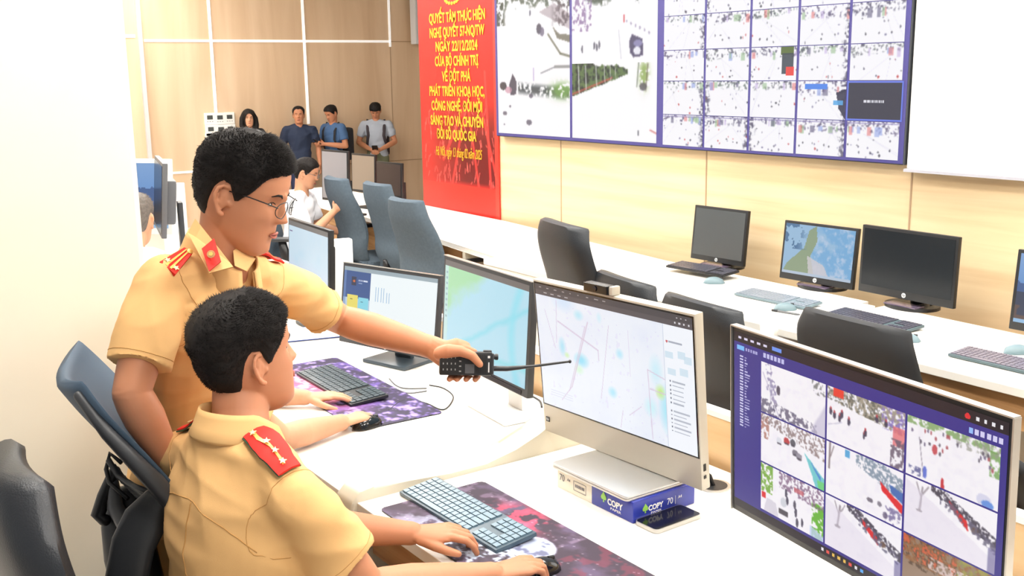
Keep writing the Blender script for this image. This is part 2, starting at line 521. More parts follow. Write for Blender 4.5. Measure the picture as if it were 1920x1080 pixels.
for i, (s, v, sz) in enumerate(lines):
    p = PY(857, v, WY)
    me = text_mesh(s, sz, extrude=0.001, bold=0.003)
    xs = [q.co.x for q in me.vertices]; W0 = max(xs) - min(xs)
    pw = wid[i] / 149 * 1.13
    mid = (max(xs) + min(xs)) / 2
    me.transform(Matrix.Translation((-mid, 0, 0))); me.transform(Matrix.Diagonal((pw / W0, 1, 1, 1)))
    me.transform(Matrix.Translation((p.x - t.location.x + 0.01, -0.004, p.z)) @ RX)
    me.materials.clear(); link('lettering', me, YEL, t)
p = PY(862, 287, WY)
me = text_mesh('Hà Nội, ngày 13 tháng 02 năm 2025', 0.105, extrude=0.0008, shear=0.3)
xs = [q.co.x for q in me.vertices]; me.transform(Matrix.Diagonal((0.68 / (max(xs) - min(xs)), 1, 1, 1)))
me.transform(Matrix.Translation((p.x - t.location.x, -0.004, p.z)) @ RX); me.materials.clear(); link('lettering', me, YEL, t)
p = PY(850, -4, WY)
g = MB()
for k in range(9):
    a = PI * (k / 8); q = Vector((p.x - t.location.x + 0.1 * math.cos(a), -0.004, p.z - 0.04 * math.sin(a)))
    g.sphere(q, (0.018, 0.002, 0.014), seg=8)
g.build('gold_ornament', YEL, t)

# ================================================================== VIDEO WALL
vx0, vx1 = -6.503, -3.09
vz0, vz1 = 1.372, 2.80
NAVY = mat('screen_navy', (60, 56, 110), 0.4, emit=((60, 56, 112), 0.6))
t = thing('video_wall', 'large wall display showing a grid of street camera pictures', 'video wall', ((vx0 + vx1) / 2, WY - 0.05, vz0))
W = vx1 - vx0
MB().box((0, 0.02, (vz1 - vz0) / 2), (W + .004, 0.06, vz1 - vz0 + .01)).build('housing', DGREY, t)
MB().box((0, -0.012, (vz1 - vz0) / 2), (W, 0.004, vz1 - vz0)).build('screen_background', NAVY, t)
def feed(xa, xb, za, zb, pic, name='camera_picture'):
    return screen(name, pic, xb - xa, zb - za, Matrix.Translation(((xa + xb) / 2 - t.location.x, -0.0155, (za + zb) / 2 - vz0)), t)
zb = [vz0 + .02, 1.868, 2.36, 2.78]
xb = [vx0 + .03, -5.63, -5.605, -4.79]
def big_feed(k):
    w, h = 130, 74
    p = Pic(w, h, (254, 253, 255)); n = p.noise(8, 40 + k, 4); n2 = p.noise(20, 50 + k, 3)
    if k == 0:      # top left: wide road, trees along the top, wall at right
        tr = np.clip((.2 + .1 * np.abs(p.X - .45) + (n - .5) * .35 - p.Y) * 20, 0, 1) * (n2 > .47)
        p.put(tr, (84, 98, 84), .85); p.rect(.0, .1, .13, .42, (70, 76, 70), .0)
        p.put(np.clip((.14 - p.X) * 20, 0, 1) * (p.Y < .45) * (n2 > .42), (66, 78, 68), .9)
        p.poly([(.6, .3), (1, .55), (1, .35), (.8, .2)], (150, 130, 140), .5)
        p.put((n2 > .5) * np.clip((p.X - .75) * 8, 0, 1) * (p.Y < .5), (96, 84, 92), .8)
        p.poly([(.78, .5), (.84, .66), (1, .72), (1, .62), (.86, .6)], (110, 106, 90), .8)
        p.line(.72, .6, .88, .86, .014, (110, 110, 90), .9); p.line(.88, .86, 1, .9, .014, (110, 110, 90), .9)
        p.ell(.6, .52, .035, .07, (80, 78, 96), .9); p.ell(.64, .56, .03, .06, (110, 104, 130), .8); p.ell(.48, .3, .012, .04, (110, 110, 130), .9)
    if k == 1:      # top right: avenue with trees, one dark car
        p.put(np.clip((.34 - .9 * np.abs(p.X - .34) + (n - .5) * .2 - p.Y) * 20, 0, 1) * (p.Y > .08) * (n2 > .42), (74, 88, 74), .9)
        p.put(np.clip((.26 + (n - .5) * .25 - p.Y) * 20, 0, 1) * (p.X > .62) * (n2 > .45), (70, 86, 76), .85)
        p.put((p.X < .25) * (p.Y < .6) * (n2 > .57), (140, 110, 160), .8)
        p.line(.18, .2, .18, .45, .01, (220, 220, 235), .9)
        for (x, y) in ((.28, .78), (.31, .8), (.13, .82), (.34, .77)): p.ell(x, y, .012, .05, (100, 100, 116), .9)
        p.poly([(.69, .75), (.72, .66), (.84, .72), (.85, .92), (.74, .94), (.7, .88)], (84, 78, 110), .95); p.ell(.78, .86, .04, .05, (235, 235, 245)); p.ell(.79, .77, .05, .04, (150, 146, 190), .9)
        p.ell(.63, .47, .01, .05, (214, 80, 90), .9)
        p.line(.57, .6, .6, .95, .008, (200, 200, 214), .8)
        for q in range(6): p.ell(.66 + .05 * q, .5 + .03 * q, .01, .02, (160, 150, 180), .8)
    if k == 2:      # bottom left: square with trees on the far side
        band = np.exp(-((p.Y - .30 - .1 * p.X) / .1) ** 2) * (n2 > .45)
        p.put(np.clip(band * 1.6 - .5, 0, 1) * (p.X > .3), (64, 74, 80), .9)
        p.poly([(.17, .28), (.22, .12), (.28, .24), (.27, .42), (.19, .44)], (84, 80, 96), .95)
        p.ell(.08, .3, .05, .06, (60, 58, 66), .9); p.ell(.16, .36, .05, .05, (210, 150, 170), .7)
        p.put(np.exp(-(((p.X - .9) / .13) ** 2 + ((p.Y - .36) / .1) ** 2)) * 1.5 * (n2 > .4), (120, 166, 84), .9)
        p.line(.62, .12, .8, .04, .008, (110, 110, 120), .8); p.rect(.8, .02, 1, .05, (120, 120, 120), .7)
        p.line(.52, .05, .52, .22, .012, (180, 160, 210), .8)
        for (x, y, s) in ((.1, .7, .03), (.45, .82, .04), (.18, .6, .015), (.09, .87, .012), (.48, .44, .03)): p.ell(x, y, s, s, (90, 86, 104), .8)
    if k == 3:      # bottom right: boulevard, row of trees receding
        top = .02; base = .44 - .30 * (p.X / .68)
        m = (p.Y < base + (n - .5) * .03) * (p.Y > .06 * (p.X / .68) ** 2 + (n - .5) * .12) * (p.X < .68)
        p.put(m * 1.0, (62, 82, 58), .95); p.put(m * (n2 > .52), (104, 132, 76), .8); p.put(m * (n2 < .42), (34, 42, 40), .8)
        p.put((np.abs(p.Y - base + .03) < .014) * (p.X < .5), (206, 92, 80), .8)
        for x in (.08, .17, .3, .4, .47, .53): p.line(x, .03, x + .01, .42 - .28 * x / .68, .012 * (1 - x), (226, 224, 226), .9)
        p.put(np.exp(-(((p.X - .86) / .05) ** 2 + ((p.Y - .15) / .16) ** 2)) * 1.4 * (n2 > .42), (150, 176, 96), .9)
        p.line(.80, 0, .78, .3, .01, (120, 130, 110), .9); p.line(.9, .02, .88, .35, .01, (110, 100, 80), .8)
        p.ell(.85, .3, .04, .05, (84, 80, 88), .8); p.ell(.8, .88, .008, .04, (90, 90, 100), .8); p.line(.93, .84, 1, .88, .008, (200, 90, 90), .9)
    return p.soft()
feed(xb[0], xb[1], zb[1], zb[2], big_feed(0)); feed(xb[2], xb[3], zb[1], zb[2], big_feed(1))
feed(xb[0], xb[1], zb[0], zb[1], big_feed(2)); feed(xb[2], xb[3], zb[0], zb[1], big_feed(3))
feed(xb[0], xb[1], zb[2] + .01, zb[3], street(901, 110, 60)); feed(xb[2], xb[3], zb[2] + .01, zb[3], street(902, 110, 60))
MB().box(((xb[0] + xb[3]) / 2 - t.location.x - .0, -0.0165, 1.0), (0.022, 0.004, 0)).bm.free()
gx = [-4.745, -4.415, -4.085, -3.755, -3.425, -3.095]
gx = [-4.742, -4.397, -4.06, -3.735, -3.42, -3.107]
gz = [1.385, 1.565, 1.757, 1.931, 2.123, 2.31, 2.50, 2.69]
for r_ in range(7):
    for c_ in range(5):
        xa, xe, za, ze = gx[c_] + .008, gx[c_ + 1] - .008, gz[r_] + .002, gz[r_ + 1] - .002
        if r_ == 1 and c_ == 4:
            q = Pic(80, 46, (58, 58, 74)); q.rect(0, 0, 1, .04, (110, 130, 230)); q.rect(0, .96, 1, 1, (110, 130, 230)); q.rect(0, 0, .02, 1, (110, 130, 230)); q.rect(.98, 0, 1, 1, (110, 130, 230))
            rr = random.Random(3)
            for k in range(12): q.rect(.31 + .031 * k, .47, .31 + .031 * k + .022, .545, (225, 225, 235))
            feed(xa - .01, xe + .01, za, ze, q, 'blank_camera_picture')
            continue
        d = 1.0 if r_ else 1.8
        q = street(100 + r_ * 7 + c_, 76, 42, dens=d)
        if r_ == 1 and c_ == 3: q.rect(.15, .08, .62, .22, (84, 140, 236)); q.poly([(.8, .3), (1, .2), (1, 1), (.86, .7)], (50, 50, 74), .9); q.rect(.75, .5, .95, .62, (90, 170, 230), .9)
        if r_ == 2 and c_ == 2: q.rect(.66, 0, .94, .25, (96, 116, 60)); q.rect(.68, .2, .94, .8, (60, 70, 80), .9); q.rect(.78, .6, .95, .85, (240, 76, 70))
        if r_ == 0:
            q.rect(0, .02, 1, .08, (150, 140, 190), .5)
        feed(xa, xe, za, ze, q)
# white projection screen to the right
t = thing('projection_screen', 'blank bright white screen at the right end of the video wall', 'screen', (-1.9, WY - 0.04, 1.352))
MB().box((0, 0.015, 0.75), (2.36, 0.03, 1.5)).build('housing', WHITEP, t)
MB().box((0, -0.002, 0.75), (2.34, 0.004, 1.49)).build('lit_surface', mat('lit_white', (255, 255, 255), 0.5, emit=((255, 255, 255), 2.0)), t)
MB().box((0, -0.002, -0.008), (2.36, 0.05, 0.014)).build('bottom_trim', mat('trim_grey', (176, 176, 186), 0.4), t)

# ================================================================== THINGS ON THE FAR LEFT WALL
p = PX(771, 0, WX)
t = thing('column_loudspeaker', 'slim white column loudspeaker high on the wall beside the banner', 'loudspeaker', (WX + 0.16, p.y, z1 - 0.04))
MB().box((0, 0, 0.5), (0.14, 0.16, 1.0), bev=0.012).build('housing', mat('speaker_white', (214, 214, 216), 0.45), t)
MB().box((0.072, 0, 0.5), (0.006, 0.11, 0.9)).build('grille', mat('speaker_grille', (188, 190, 194), 0.6), t)
MB().box((0.074, 0, 0.06), (0.006, 0.05, 0.025)).build('badge', MGREY, t)
MB().box((-0.11, 0, 0.5), (0.1, 0.05, 0.2)).build('bracket', MGREY, t)
MB().tube([(0, .07, .98), (0.0, .13, .8), (0, .10, .62), (0, .07, .55)], .006, 6).build('cable', MGREY, t)
cells = [(382, 212), (401, 212), (419, 211), (384, 234), (403, 234), (421, 233), (384, 250)]
PLATE = mat('controller_white', (244, 244, 240), 0.4)
for i, (u, v) in enumerate(cells):
    a = PX(u, v, WX); wy, hz = (0.129, 0.141) if i < 6 else (0.25, 0.09)
    t = thing('wall_controller' if i < 6 else 'wall_box', 
              ['white wall controller with a small screen, top left of the six', 'white wall controller with a small screen, top middle of the six', 'white wall controller with a small screen, top right of the six',
               'white wall controller, bottom left of the six', 'white wall controller, bottom middle of the six', 'white wall controller, bottom right of the six', 'plain white box under the six wall controllers'][i],
              'wall controller' if i < 6 else 'wall box', (WX + 0.012, a.y + wy / 2, a.z - hz / 2), 0, 'white controllers on the wood wall' if i < 6 else None)
    MB().box((0, 0, 0), (0.024, wy, hz), bev=0.004).build('plate', PLATE, t)
    if i < 6:
        MB().box((0.013, 0, 0.016), (0.003, 0.07, 0.05)).build('display', mat('controller_display', (74, 78, 76), 0.3), t)
        g = MB()
        for k in range(3): g.box((0.013, -.03 + .03 * k, -0.035), (0.003, 0.014, 0.006))
        g.build('button', MGREY, t)

# ================================================================== DESKS
def desk_top(name, label, pts, z=0.75, th=0.032, parts=True):
    """continuous worktop with a wood body below"""
    c = Vector((sum(p[0] for p in pts) / len(pts), sum(p[1] for p in pts) / len(pts), 0))
    t = thing(name, label, 'desk', c)
    loc = [(p[0] - c.x, p[1] - c.y) for p in pts]
    MB().prism(loc, z - th, z, bev=0.003).build('worktop', WHITE, t)
    return t, loc, c
# near desk: three bays in one row, front edge at y = 1.12
FY, BY = 1.12, 2.03
def bay(x0, x1, label, cut=None):
    t, loc, c = desk_top('desk', label, [(x0, FY), (x1, FY), (x1, BY), (x0, BY)])
    g = MB(); g.box(((x0 + x1) / 2 - c.x, FY + 0.045 - c.y, 0.66), (x1 - x0 - .02, 0.02, 0.11)); g.build('apron', DWOOD, t)
    g = MB(); g.box(((x0 + x1) / 2 - c.x, BY - 0.03 - c.y, 0.37), (x1 - x0 - .02, 0.02, 0.66)); g.build('modesty_panel', DWOOD, t)
    g = MB()
    for x in (x0 + .25, x1 - .25): g.box((x - c.x, 1.6 - c.y, 0.36), (0.03, 0.7, 0.715))
    g.build('side_panel', CREAM, t)
    return t
bay(-2.345, -0.72, 'white topped desk in front of the seated officer at the front')
bay(-4.96, -2.435, 'white topped desk under the two black monitors and the second keyboard')
bay(-6.3, -5.05, 'white topped desk furthest left in the near row')
bay(-0.63, 1.1, 'white topped desk at the right end of the near row')
t = thing('privacy_panel', 'low wooden panel with a white top edge behind the near row of desks', 'panel', (-2.6, BY + 0.04, 0))
MB().box((0, 0, 0.44), (7.8, 0.03, 0.88)).build('board', wood('panel_wood', (206, 168, 122), (216, 180, 134), (226, 192, 148), (1.5, 2, 14)), t)
MB().box((0, 0, 0.89), (7.8, 0.036, 0.016)).build('cap', WHITE, t)
# curved dividers between bays
def divider(x, y0, y1, label, h1=0.90, flip=1, grp=None):
    t = thing('desk_divider', label, 'divider', (x, y0, 0), 0, grp)
    pr = [(0, 0.02), (0, 0.70), (0.006, 0.752), (0.03, 0.776), (0.07, 0.782), (0.18, 0.772), (0.30, 0.763), (0.42, 0.763), (0.52, 0.775), (0.60, 0.803), (0.67, 0.845), (0.74, 0.88), (0.82, 0.896), (y1 - y0, h1), (y1 - y0, 0.02)]
    T = Matrix(((0, 0, 1, 0), (1, 0, 0, 0), (0, 1, 0, 0), (0, 0, 0, 1)))
    MB(T).prism(pr, -0.045, 0.045, bev=0.008).build('panel', CREAM, t, sharp=40)
    return t
divider(-2.39, FY - 0.02, BY, 'curved cream divider between the two near desks, beside the front keyboard', grp=None)
divider(-5.005, FY - 0.02, BY, 'curved cream divider left of the desk with the two black monitors')
divider(-0.675, FY - 0.02, BY, 'curved cream divider behind the right hand monitor')

# middle row: runs along the screen wall
A = [(-9.6, 3.86), (-6.4, 3.60), (-5.18, 3.45), (-5.18, 3.36), (-4.35, 3.36), (-3.06, 3.39), (-3.06, 4.12), (-4.46, 4.14), (-6.42, 4.37), (-7.69, 4.41), (-9.6, 4.44)]
t, loc, c = desk_top('desk', 'long white desk below the banner, running back to the far wall', A)
g = MB(); g.box((-4.77 - c.x, 3.375 - c.y, 0.36), (0.82, 0.02, 0.71)); g.build('front_panel', WHITE, t)
g = MB(); g.prism([(-9.5 - c.x, 4.0 - c.y), (-5.2 - c.x, 3.83 - c.y), (-5.2 - c.x, 3.85 - c.y), (-9.5 - c.x, 4.02 - c.y)], 0.02, 0.71); g.build('modesty_panel', DWOOD, t)
for x, y in ((-5.62, 3.50), (-5.2, 3.48), (-6.6, 3.62), (-7.8, 3.73), (-8.9, 3.81)):
    MB().box((x - c.x, y + .18 - c.y, 0.36), (0.03, 0.36, 0.71)).build('side_panel', CREAM, t)
for k, x in enumerate((-5.42, -6.1)):
    MB().box((x - c.x, 3.62 - c.y, 0.55), (0.4, 0.26, 0.015)).build('shelf', SILVERP, t)
B = [(-2.96, 3.39), (-0.3, 3.34), (-0.3, 4.0), (-2.96, 4.1)]
t, loc, c = desk_top('desk', 'white desk with black monitors below the white screen at right', B)
MB().prism([(-2.9 - c.x, 3.44 - c.y), (-0.36 - c.x, 3.39 - c.y), (-0.36 - c.x, 3.41 - c.y), (-2.9 - c.x, 3.46 - c.y)], 0.585, 0.715).build('apron', DWOOD, t)
MB().prism([(-2.9 - c.x, 4.0 - c.y), (-0.36 - c.x, 3.9 - c.y), (-0.36 - c.x, 3.92 - c.y), (-2.9 - c.x, 4.02 - c.y)], 0.02, 0.71).build('modesty_panel', DWOOD, t)
MB().box((-2.0 - c.x, 3.7 - c.y, 0.36), (0.03, 0.5, 0.71)).build('side_panel', CREAM, t)
t = thing('desk_divider', 'curved white divider between the two desks of the far row', 'divider', (-3.01, 3.37, 0))
T = Matrix(((0, 0, 1, 0), (1, 0, 0, 0), (0, 1, 0, 0), (0, 0, 0, 1)))
MB(T).prism([(0, 0.02), (0, 0.70), (0.01, 0.745), (0.05, 0.762), (0.2, 0.757), (0.4, 0.755), (.68, .755), (.68, .02)], -0.04, 0.04, bev=0.006).build('panel', WHITE, t, sharp=40)

# grommet with a cable
p = PZ(1338, 912)
t = thing('cable_grommet', 'round black cable grommet in the desk behind the silver monitor', 'grommet', (p.x, p.y, 0.75))
MB().tube([(0, 0, 0.0), (0, 0, 0.004)], 0.045, 28).build('ring', SILVER, t, sharp=30)
MB().tube([(0, 0, 0.002), (0, 0, 0.005)], 0.036, 28).build('opening', BLACKP, t)
MB().tube([(0.005, 0.005, -0.02), (-0.005, -0.01, 0.03), (-.03, -.05, .07), (-.05, -.12, .10)], 0.006, 8).build('cable', BLACKP, t, smooth=True)

# ================================================================== MONITORS
def monitor(label, c, w, h, yaw, tilt, pic, chin=0.02, bez=0.012, top=0.014, body=BLACKP, stand='hp', base_z=0.75, logo=True, depth=0.022, back=0.05, group=None, name='monitor', frame=None, standmat=None, stand_y=0.09, glossy=None, neck=True, bs=(0.24, 0.2)):
    """c: world centre of the front face"""
    yw = rad(yaw)
    fwd = Vector((math.sin(yw), -math.cos(yw), 0))      # towards the viewer
    b = Vector(c) - fwd * stand_y
    t = thing(name, label, 'monitor', (b.x, b.y, base_z), yw, group)
    zc = c[2] - base_z
    T = Matrix.Translation((0, -stand_y, zc)) @ Matrix.Rotation(-rad(tilt), 4, 'X')
    frame = frame or body
    sm = standmat or body
    MB(T).box((0, depth / 2, 0), (w, depth, h), bev=0.004).build('housing', frame, t, sharp=40)
    MB(T).box((0, depth + back / 2 - .005, -h * .05), (w * .62, back, h * .6), bev=0.012).build('rear_cover', frame, t, sharp=40)
    sw, sh = w - 2 * bez, h - top - chin
    zc2 = (chin - top) / 2
    if pic is not None:
        screen('screen', pic, sw, sh, T @ Matrix.Translation((0, -0.0012, zc2)), t)
    else:
        MB(T).box((0, -0.0005, zc2), (sw, 0.002, sh)).build('screen', glossy or mat('dark_screen', (30, 34, 38), 0.22, spec=0.5), t)
    if logo:
        if logo == 'hp' or logo is True:
            lz = -h / 2 + chin / 2
            r = min(0.011, chin * .36)
            MB(T).tube([(0, -0.0005, lz), (0, -0.002, lz)], r, 20).build('badge', mat('badge_silver', (214, 218, 222), 0.3), t)
            text('badge_lettering', 'hp', r * 1.5, T @ Matrix.Translation((0, -0.0024, lz + r * .1)) @ RX, BLACKP, t, extrude=0.0002, shear=0.25)
    if stand == 'hp':
        MB().box((0, 0.03, (zc - h * .15) / 2 + .01), (0.085, 0.022, zc - h * .12), bev=0.006).build('neck', sm, t, sharp=40)
        MB().box((0, 0.01, 0.008), (bs[0], bs[1], 0.014), bev=0.004).build('base', sm, t, sharp=40)
    if stand == 'round':
        MB().tube([(0, 0.05, 0.02), (0, 0.045, 0.06), (0, 0.04, zc - .05)], [0.045, 0.034, 0.034], 20, flat=.8).build('neck', sm, t, smooth=True)
        pts = [(0.125 * math.cos(a) * 1.02, 0.105 * math.sin(a)) for a in [2 * PI * k / 40 for k in range(40)]]
        MB().prism(pts, 0, 0.016, bev=0.004).build('base', sm, t, sharp=40)
        MB().box((0, -0.06, 0.018), (0.17, 0.07, 0.006), bev=.002).build('base_tray', mat('base_gloss', (96, 84, 104), 0.2), t)
        MB().tube([(.03, .03, zc - h / 2 + .01), (.07, .04, zc - h / 2 - .03), (.09, .03, .03), (.05, .06, .03)], .003, 6).build('cable', MGREY, t, smooth=True)
    if stand == 'foot':
        MB().box((0, 0.03, (zc - .1) / 2), (0.09, 0.02, zc - .08), bev=0.005).build('neck', sm, t, sharp=40)
        MB().box((0, 0.02, 0.006), (bs[0], bs[1], 0.01), bev=0.004).build('base', sm, t, sharp=40)
    return t, T, sw, sh

# --- pictures
def pic_map():
    p = Pic(260, 150, (238, 243, 252)); n = p.noise(4, 5, 5)
    p.put(np.clip((n - .4) * 2, 0, 1), (228, 234, 250), .8)
    n2 = p.noise(26, 9, 2); p.put((n2 > .80), (226, 222, 242), .5)
    for (x, y, rx, ry, c) in ((.17, .47, .03, .09, (176, 228, 246)), (.20, .53, .022, .03, (206, 240, 186)), (.30, .54, .06, .07, (150, 224, 246)), (.28, .62, .04, .05, (214, 244, 220)), (.56, .40, .03, .05, (186, 232, 250)), (.50, .72, .035, .055, (176, 230, 248)),
                              (.30, .18, .04, .05, (190, 234, 248)), (.44, .16, .02, .05, (214, 240, 250)), (.84, .72, .06, .22, (168, 232, 248)), (.80, .60, .035, .07, (196, 236, 140)), (.74, .74, .05, .09, (206, 242, 250)), (.78, .45, .05, .14, (206, 238, 250)), (.2, .1, .1, .1, (214, 232, 252))):
        p.ell(x, y, rx, ry, c, .95, soft=.8)
    pr = (214, 198, 218)
    for a in ((.15, .27, .42, .42, .006), (.42, .42, .42, .5, .004), (.36, .22, .22, .78, .006), (.22, .78, .14, .92, .004), (.34, .26, .2, .82, .004), (.73, .46, .84, .50, .004), (.73, .46, .74, .98, .004), (.74, .60, .84, .61, .005), (.15, .1, .13, .45, .003), (.50, .2, .42, .8, .003), (.6, .86, .68, .76, .003), (.54, .98, .56, .84, .003), (.06, .2, .12, .5, .003), (.62, .2, .62, .55, .002)):
        p.line(*a, pr, .85)
    r = random.Random(2)
    for k in range(30): p.ell(r.random() * .82, r.random(), .002, .004, (210, 206, 222), .7)
    p.rect(.83, 0, 1, 1, (244, 248, 255)); p.rect(.83, 0, .833, 1, (206, 214, 230))
    p.rect(.86, .20, .94, .215, (170, 176, 190)); p.ell(.852, .207, .005, .01, (200, 80, 90))
    for (x, y) in ((.86, .30), (.93, .28), (.965, .31), (.87, .42), (.94, .40)): p.rect(x - .02, y - .02, x + .025, y + .03, (204, 226, 240), .8)
    for k in range(6): p.rect(.875, .49 + .032 * k, .93 + .02 * r.random(), .497 + .032 * k, (180, 186, 198)); p.rect(.858, .487 + .032 * k, .865, .50 + .032 * k, (120, 126, 140))
    for k in range(6): p.rect(.875, .71 + .03 * k, .94 + .03 * r.random(), .717 + .03 * k, (184, 190, 202)); p.rect(.858, .707 + .03 * k, .865, .72 + .03 * k, (120, 126, 140))
    for k in range(3): p.rect(.06, .86 + .02 * k, .22, .867 + .02 * k, (222, 226, 238))
    p.rect(0, 0, 1, .088, (88, 84, 88)); p.rect(0, 0, 1, .044, (74, 72, 76))
    for k in range(9): p.rect(.03 + .055 * k, .018, .03 + .055 * k + .03 * r.random(), .026, (170, 168, 172))
    for k in range(4): p.rect(.06 + .05 * k, .062, .085 + .05 * k, .07, (190, 190, 194))
    for k in range(4): p.rect(.90 + .025 * k, .055, .908 + .025 * k, .068, (220, 220, 226)); 
    for k in range(3): p.rect(.91 + .025 * k, .018, .918 + .025 * k, .03, (200, 200, 206))
    return p
def pic_cctv():
    p = Pic(430, 242, (52, 46, 138))
    p.rect(0, 0, 1, .055, (24, 20, 34))
    r = random.Random(4)
    for k in range(5): p.rect(.02 + .03 * k, .022, .035 + .03 * k, .032, (220, 216, 240))
    p.rect(.18, .018, .22, .036, (110, 150, 240)); p.ell(.885, .03, .008, .012, (226, 40, 50))
    for k in range(4): p.rect(.91 + .022 * k, .022, .918 + .022 * k, .036, (235, 235, 240))
    p.rect(.015, .07, .05, .095, (120, 190, 250))
    for k in range(5): p.rect(.055 + .012 * k, .075, .063 + .012 * k, .09, (170, 170, 220))
    for k in range(6): p.rect(.14 + .016 * k, .068, .152 + .016 * k, .092, (214, 214, 250), .9)
    for k in range(6): p.rect(.89 + .017 * k, .075, .902 + .017 * k, .098, (150, 190, 250) if k == 0 else (214, 210, 245))
    for k in range(26): p.rect(.028, .125 + .0155 * k, .045, .134 + .0155 * k, (210, 210, 240)); p.rect(.052, .127 + .0155 * k, .056 + .022 * r.random(), .133 + .0155 * k, (190, 190, 230))
    xs = [.128, .412, .70, .985]; ys = [.115, .395, .672, .945]
    def cell(kind, seed):
        q = Pic(124, 68, (248, 245, 250)); n = q.noise(7, seed, 4); n2 = q.noise(16, seed + 2, 3); n3 = q.noise(26, seed + 4, 3)
        q.put(np.clip((n - .5) * 2, 0, 1), (226, 220, 236), .5)
        R = random.Random(seed)
        if kind == 'road':
            q.put((np.abs(q.X - .08 - .2 * q.Y + (n - .5) * .2) < .05) * (n2 > .5), (140, 130, 170), .8)
            q.put((q.Y > .86 - .16 * (1 - q.X)) * (n2 > .5) * (q.X < .9), (90, 84, 110), .8)
            q.line(.03, .2, .3, 1, .01, (170, 160, 190), .8); q.line(.14, .3, .16, .9, .008, (150, 146, 176), .8)
            q.ell(.28, .46, .03, .09, (84, 76, 96), .95); q.put((q.X > .8) * (q.Y < .25) * (n2 > .55), (110, 110, 110), .8)
            q.put(np.clip((q.X + .35 * q.Y - 1.12) * 30, 0, 1), (196, 190, 214), .7)
        if kind == 'market':
            q.put((q.Y < .22 + .2 * q.X) * (n2 > .48), (150, 140, 120), .85); q.put((q.Y < .22 + .18 * q.X) * (n3 > .56), (90, 92, 84), .8)
            q.rect(.08, .0, .22, .14, (236, 66, 50)); q.put((q.X > .72) * (q.Y < .4) * (n3 > .5), (140, 120, 200), .85)
            q.rect(.86, .28, 1, .62, (226, 110, 116), .8); q.put((q.X > .84) * (q.Y > .5) * (n2 > .46), (104, 90, 110), .85)
            for (x, y) in ((.05, .45), (.1, .5), (.17, .52), (.3, .52), (.2, .44), (.52, .6), (.5, .66), (.66, .28), (.78, .3)): q.ell(x, y, .02, .07, (72, 68, 90), .95); q.ell(x, y - .06, .012, .03, (190, 70, 80), .9)
            q.line(.02, .72, .2, .58, .01, (200, 196, 214))
        if kind == 'junction':
            q.put((q.Y < .12) * (n2 > .42), (120, 160, 90), .8); q.put((q.X > .9) * (q.Y < .5) * (n2 > .45), (110, 160, 80), .8); q.put((q.X > .55) * (q.Y < .22) * (n3 > .55), (150, 150, 140), .7)
            for k in range(24): q.ell(R.uniform(.05, .95), R.uniform(.12, .5), .012, .035, R.choice([(90, 84, 100), (170, 80, 90), (110, 100, 130)]), .9)
            q.ell(.32, .42, .03, .08, (200, 80, 90), .95); q.ell(.22, .86, .025, .1, (96, 116, 210), .95); q.ell(.42, .97, .02, .14, (200, 50, 60), .95)
            q.line(.14, .3, .2, .95, .006, (120, 110, 130)); q.ell(.86, .92, .08, .1, (214, 214, 236), .95); q.ell(.9, .96, .06, .06, (90, 140, 220), .9)
            q.put((np.abs(q.X - .1) < .07) * (np.abs(q.Y - .9) < .07) * (n3 > .5), (96, 100, 150), .9)
        if kind == 'bus':
            q.put((q.X < .13) * (n2 > .46) * (q.Y < .5), (170, 110, 96), .8); q.put((q.Y < .14 + .3 * q.X) * (n3 > .52), (140, 120, 120), .85)
            q.poly([(.70, .42), (1, .78), (1, 1.0), (.88, 1.0)], (110, 200, 206), .95); q.poly([(.78, .52), (.95, .76), (.95, .86)], (74, 130, 210), .9)
            q.poly([(.9, .85), (1, .85), (1, 1), (.92, 1)], (110, 210, 120), .9)
            for (x, y, c) in ((.3, .42, (220, 222, 232)), (.42, .36, (190, 60, 66)), (.56, .52, (120, 116, 130)), (.62, .56, (150, 146, 160)), (.52, .34, (90, 90, 100))): q.ell(x, y, .045, .07, c, .95); q.ell(x, y + .05, .04, .02, (80, 76, 90), .9)
        if kind == 'signs':
            q.line(.04, .5, .05, 0, .02, (140, 126, 130)); q.line(.05, .3, .1, .05, .012, (150, 136, 140))
            q.put((q.Y < .55 * q.X - .02) * (q.Y > .55 * q.X - .42) * (q.X > .4) * (n3 > .45), (120, 140, 160), .85)
            q.poly([(.72, .32), (1, .58), (1, .74), (.74, .46)], (226, 44, 50)); q.poly([(.84, .3), (1, .36), (1, .56), (.86, .42)], (70, 110, 180))
            q.rect(.26, .02, .32, .14, (90, 170, 220)); q.put((q.X > .8) * (q.Y > .7) * (n2 > .5), (110, 100, 150), .8)
            q.ell(.6, .75, .04, .05, (90, 84, 100), .8); q.ell(.72, .74, .03, .05, (110, 104, 120), .8); q.ell(.8, .9, .03, .06, (100, 90, 120), .8)
        if kind == 'tree_road':
            q.line(.17, .5, .2, .1, .022, (150, 140, 150)); q.line(.19, .3, .13, .05, .012, (150, 140, 150)); q.line(.2, .22, .27, .05, .012, (150, 140, 150)); q.ell(.17, .52, .04, .03, (120, 110, 116), .9)
            d = q.Y - (.75 * q.X - .18)
            q.put((np.abs(d + .06) < .1) * (q.X > .3) * (n3 > .42), (60, 56, 72), .9)
            q.poly([(.5, .12), (.7, .34), (.72, .5), (.52, .24)], (220, 44, 48)); q.ell(.78, .42, .04, .06, (110, 84, 70), .9)
            q.put((np.abs(d - .03) < .09) * (q.X > .4) * (n2 > .52), (104, 100, 124), .85)
            q.put((d > .22) * 1.0, (226, 218, 234), .5); q.put((q.X > .93) * (q.Y > .6), (90, 84, 140), .6)
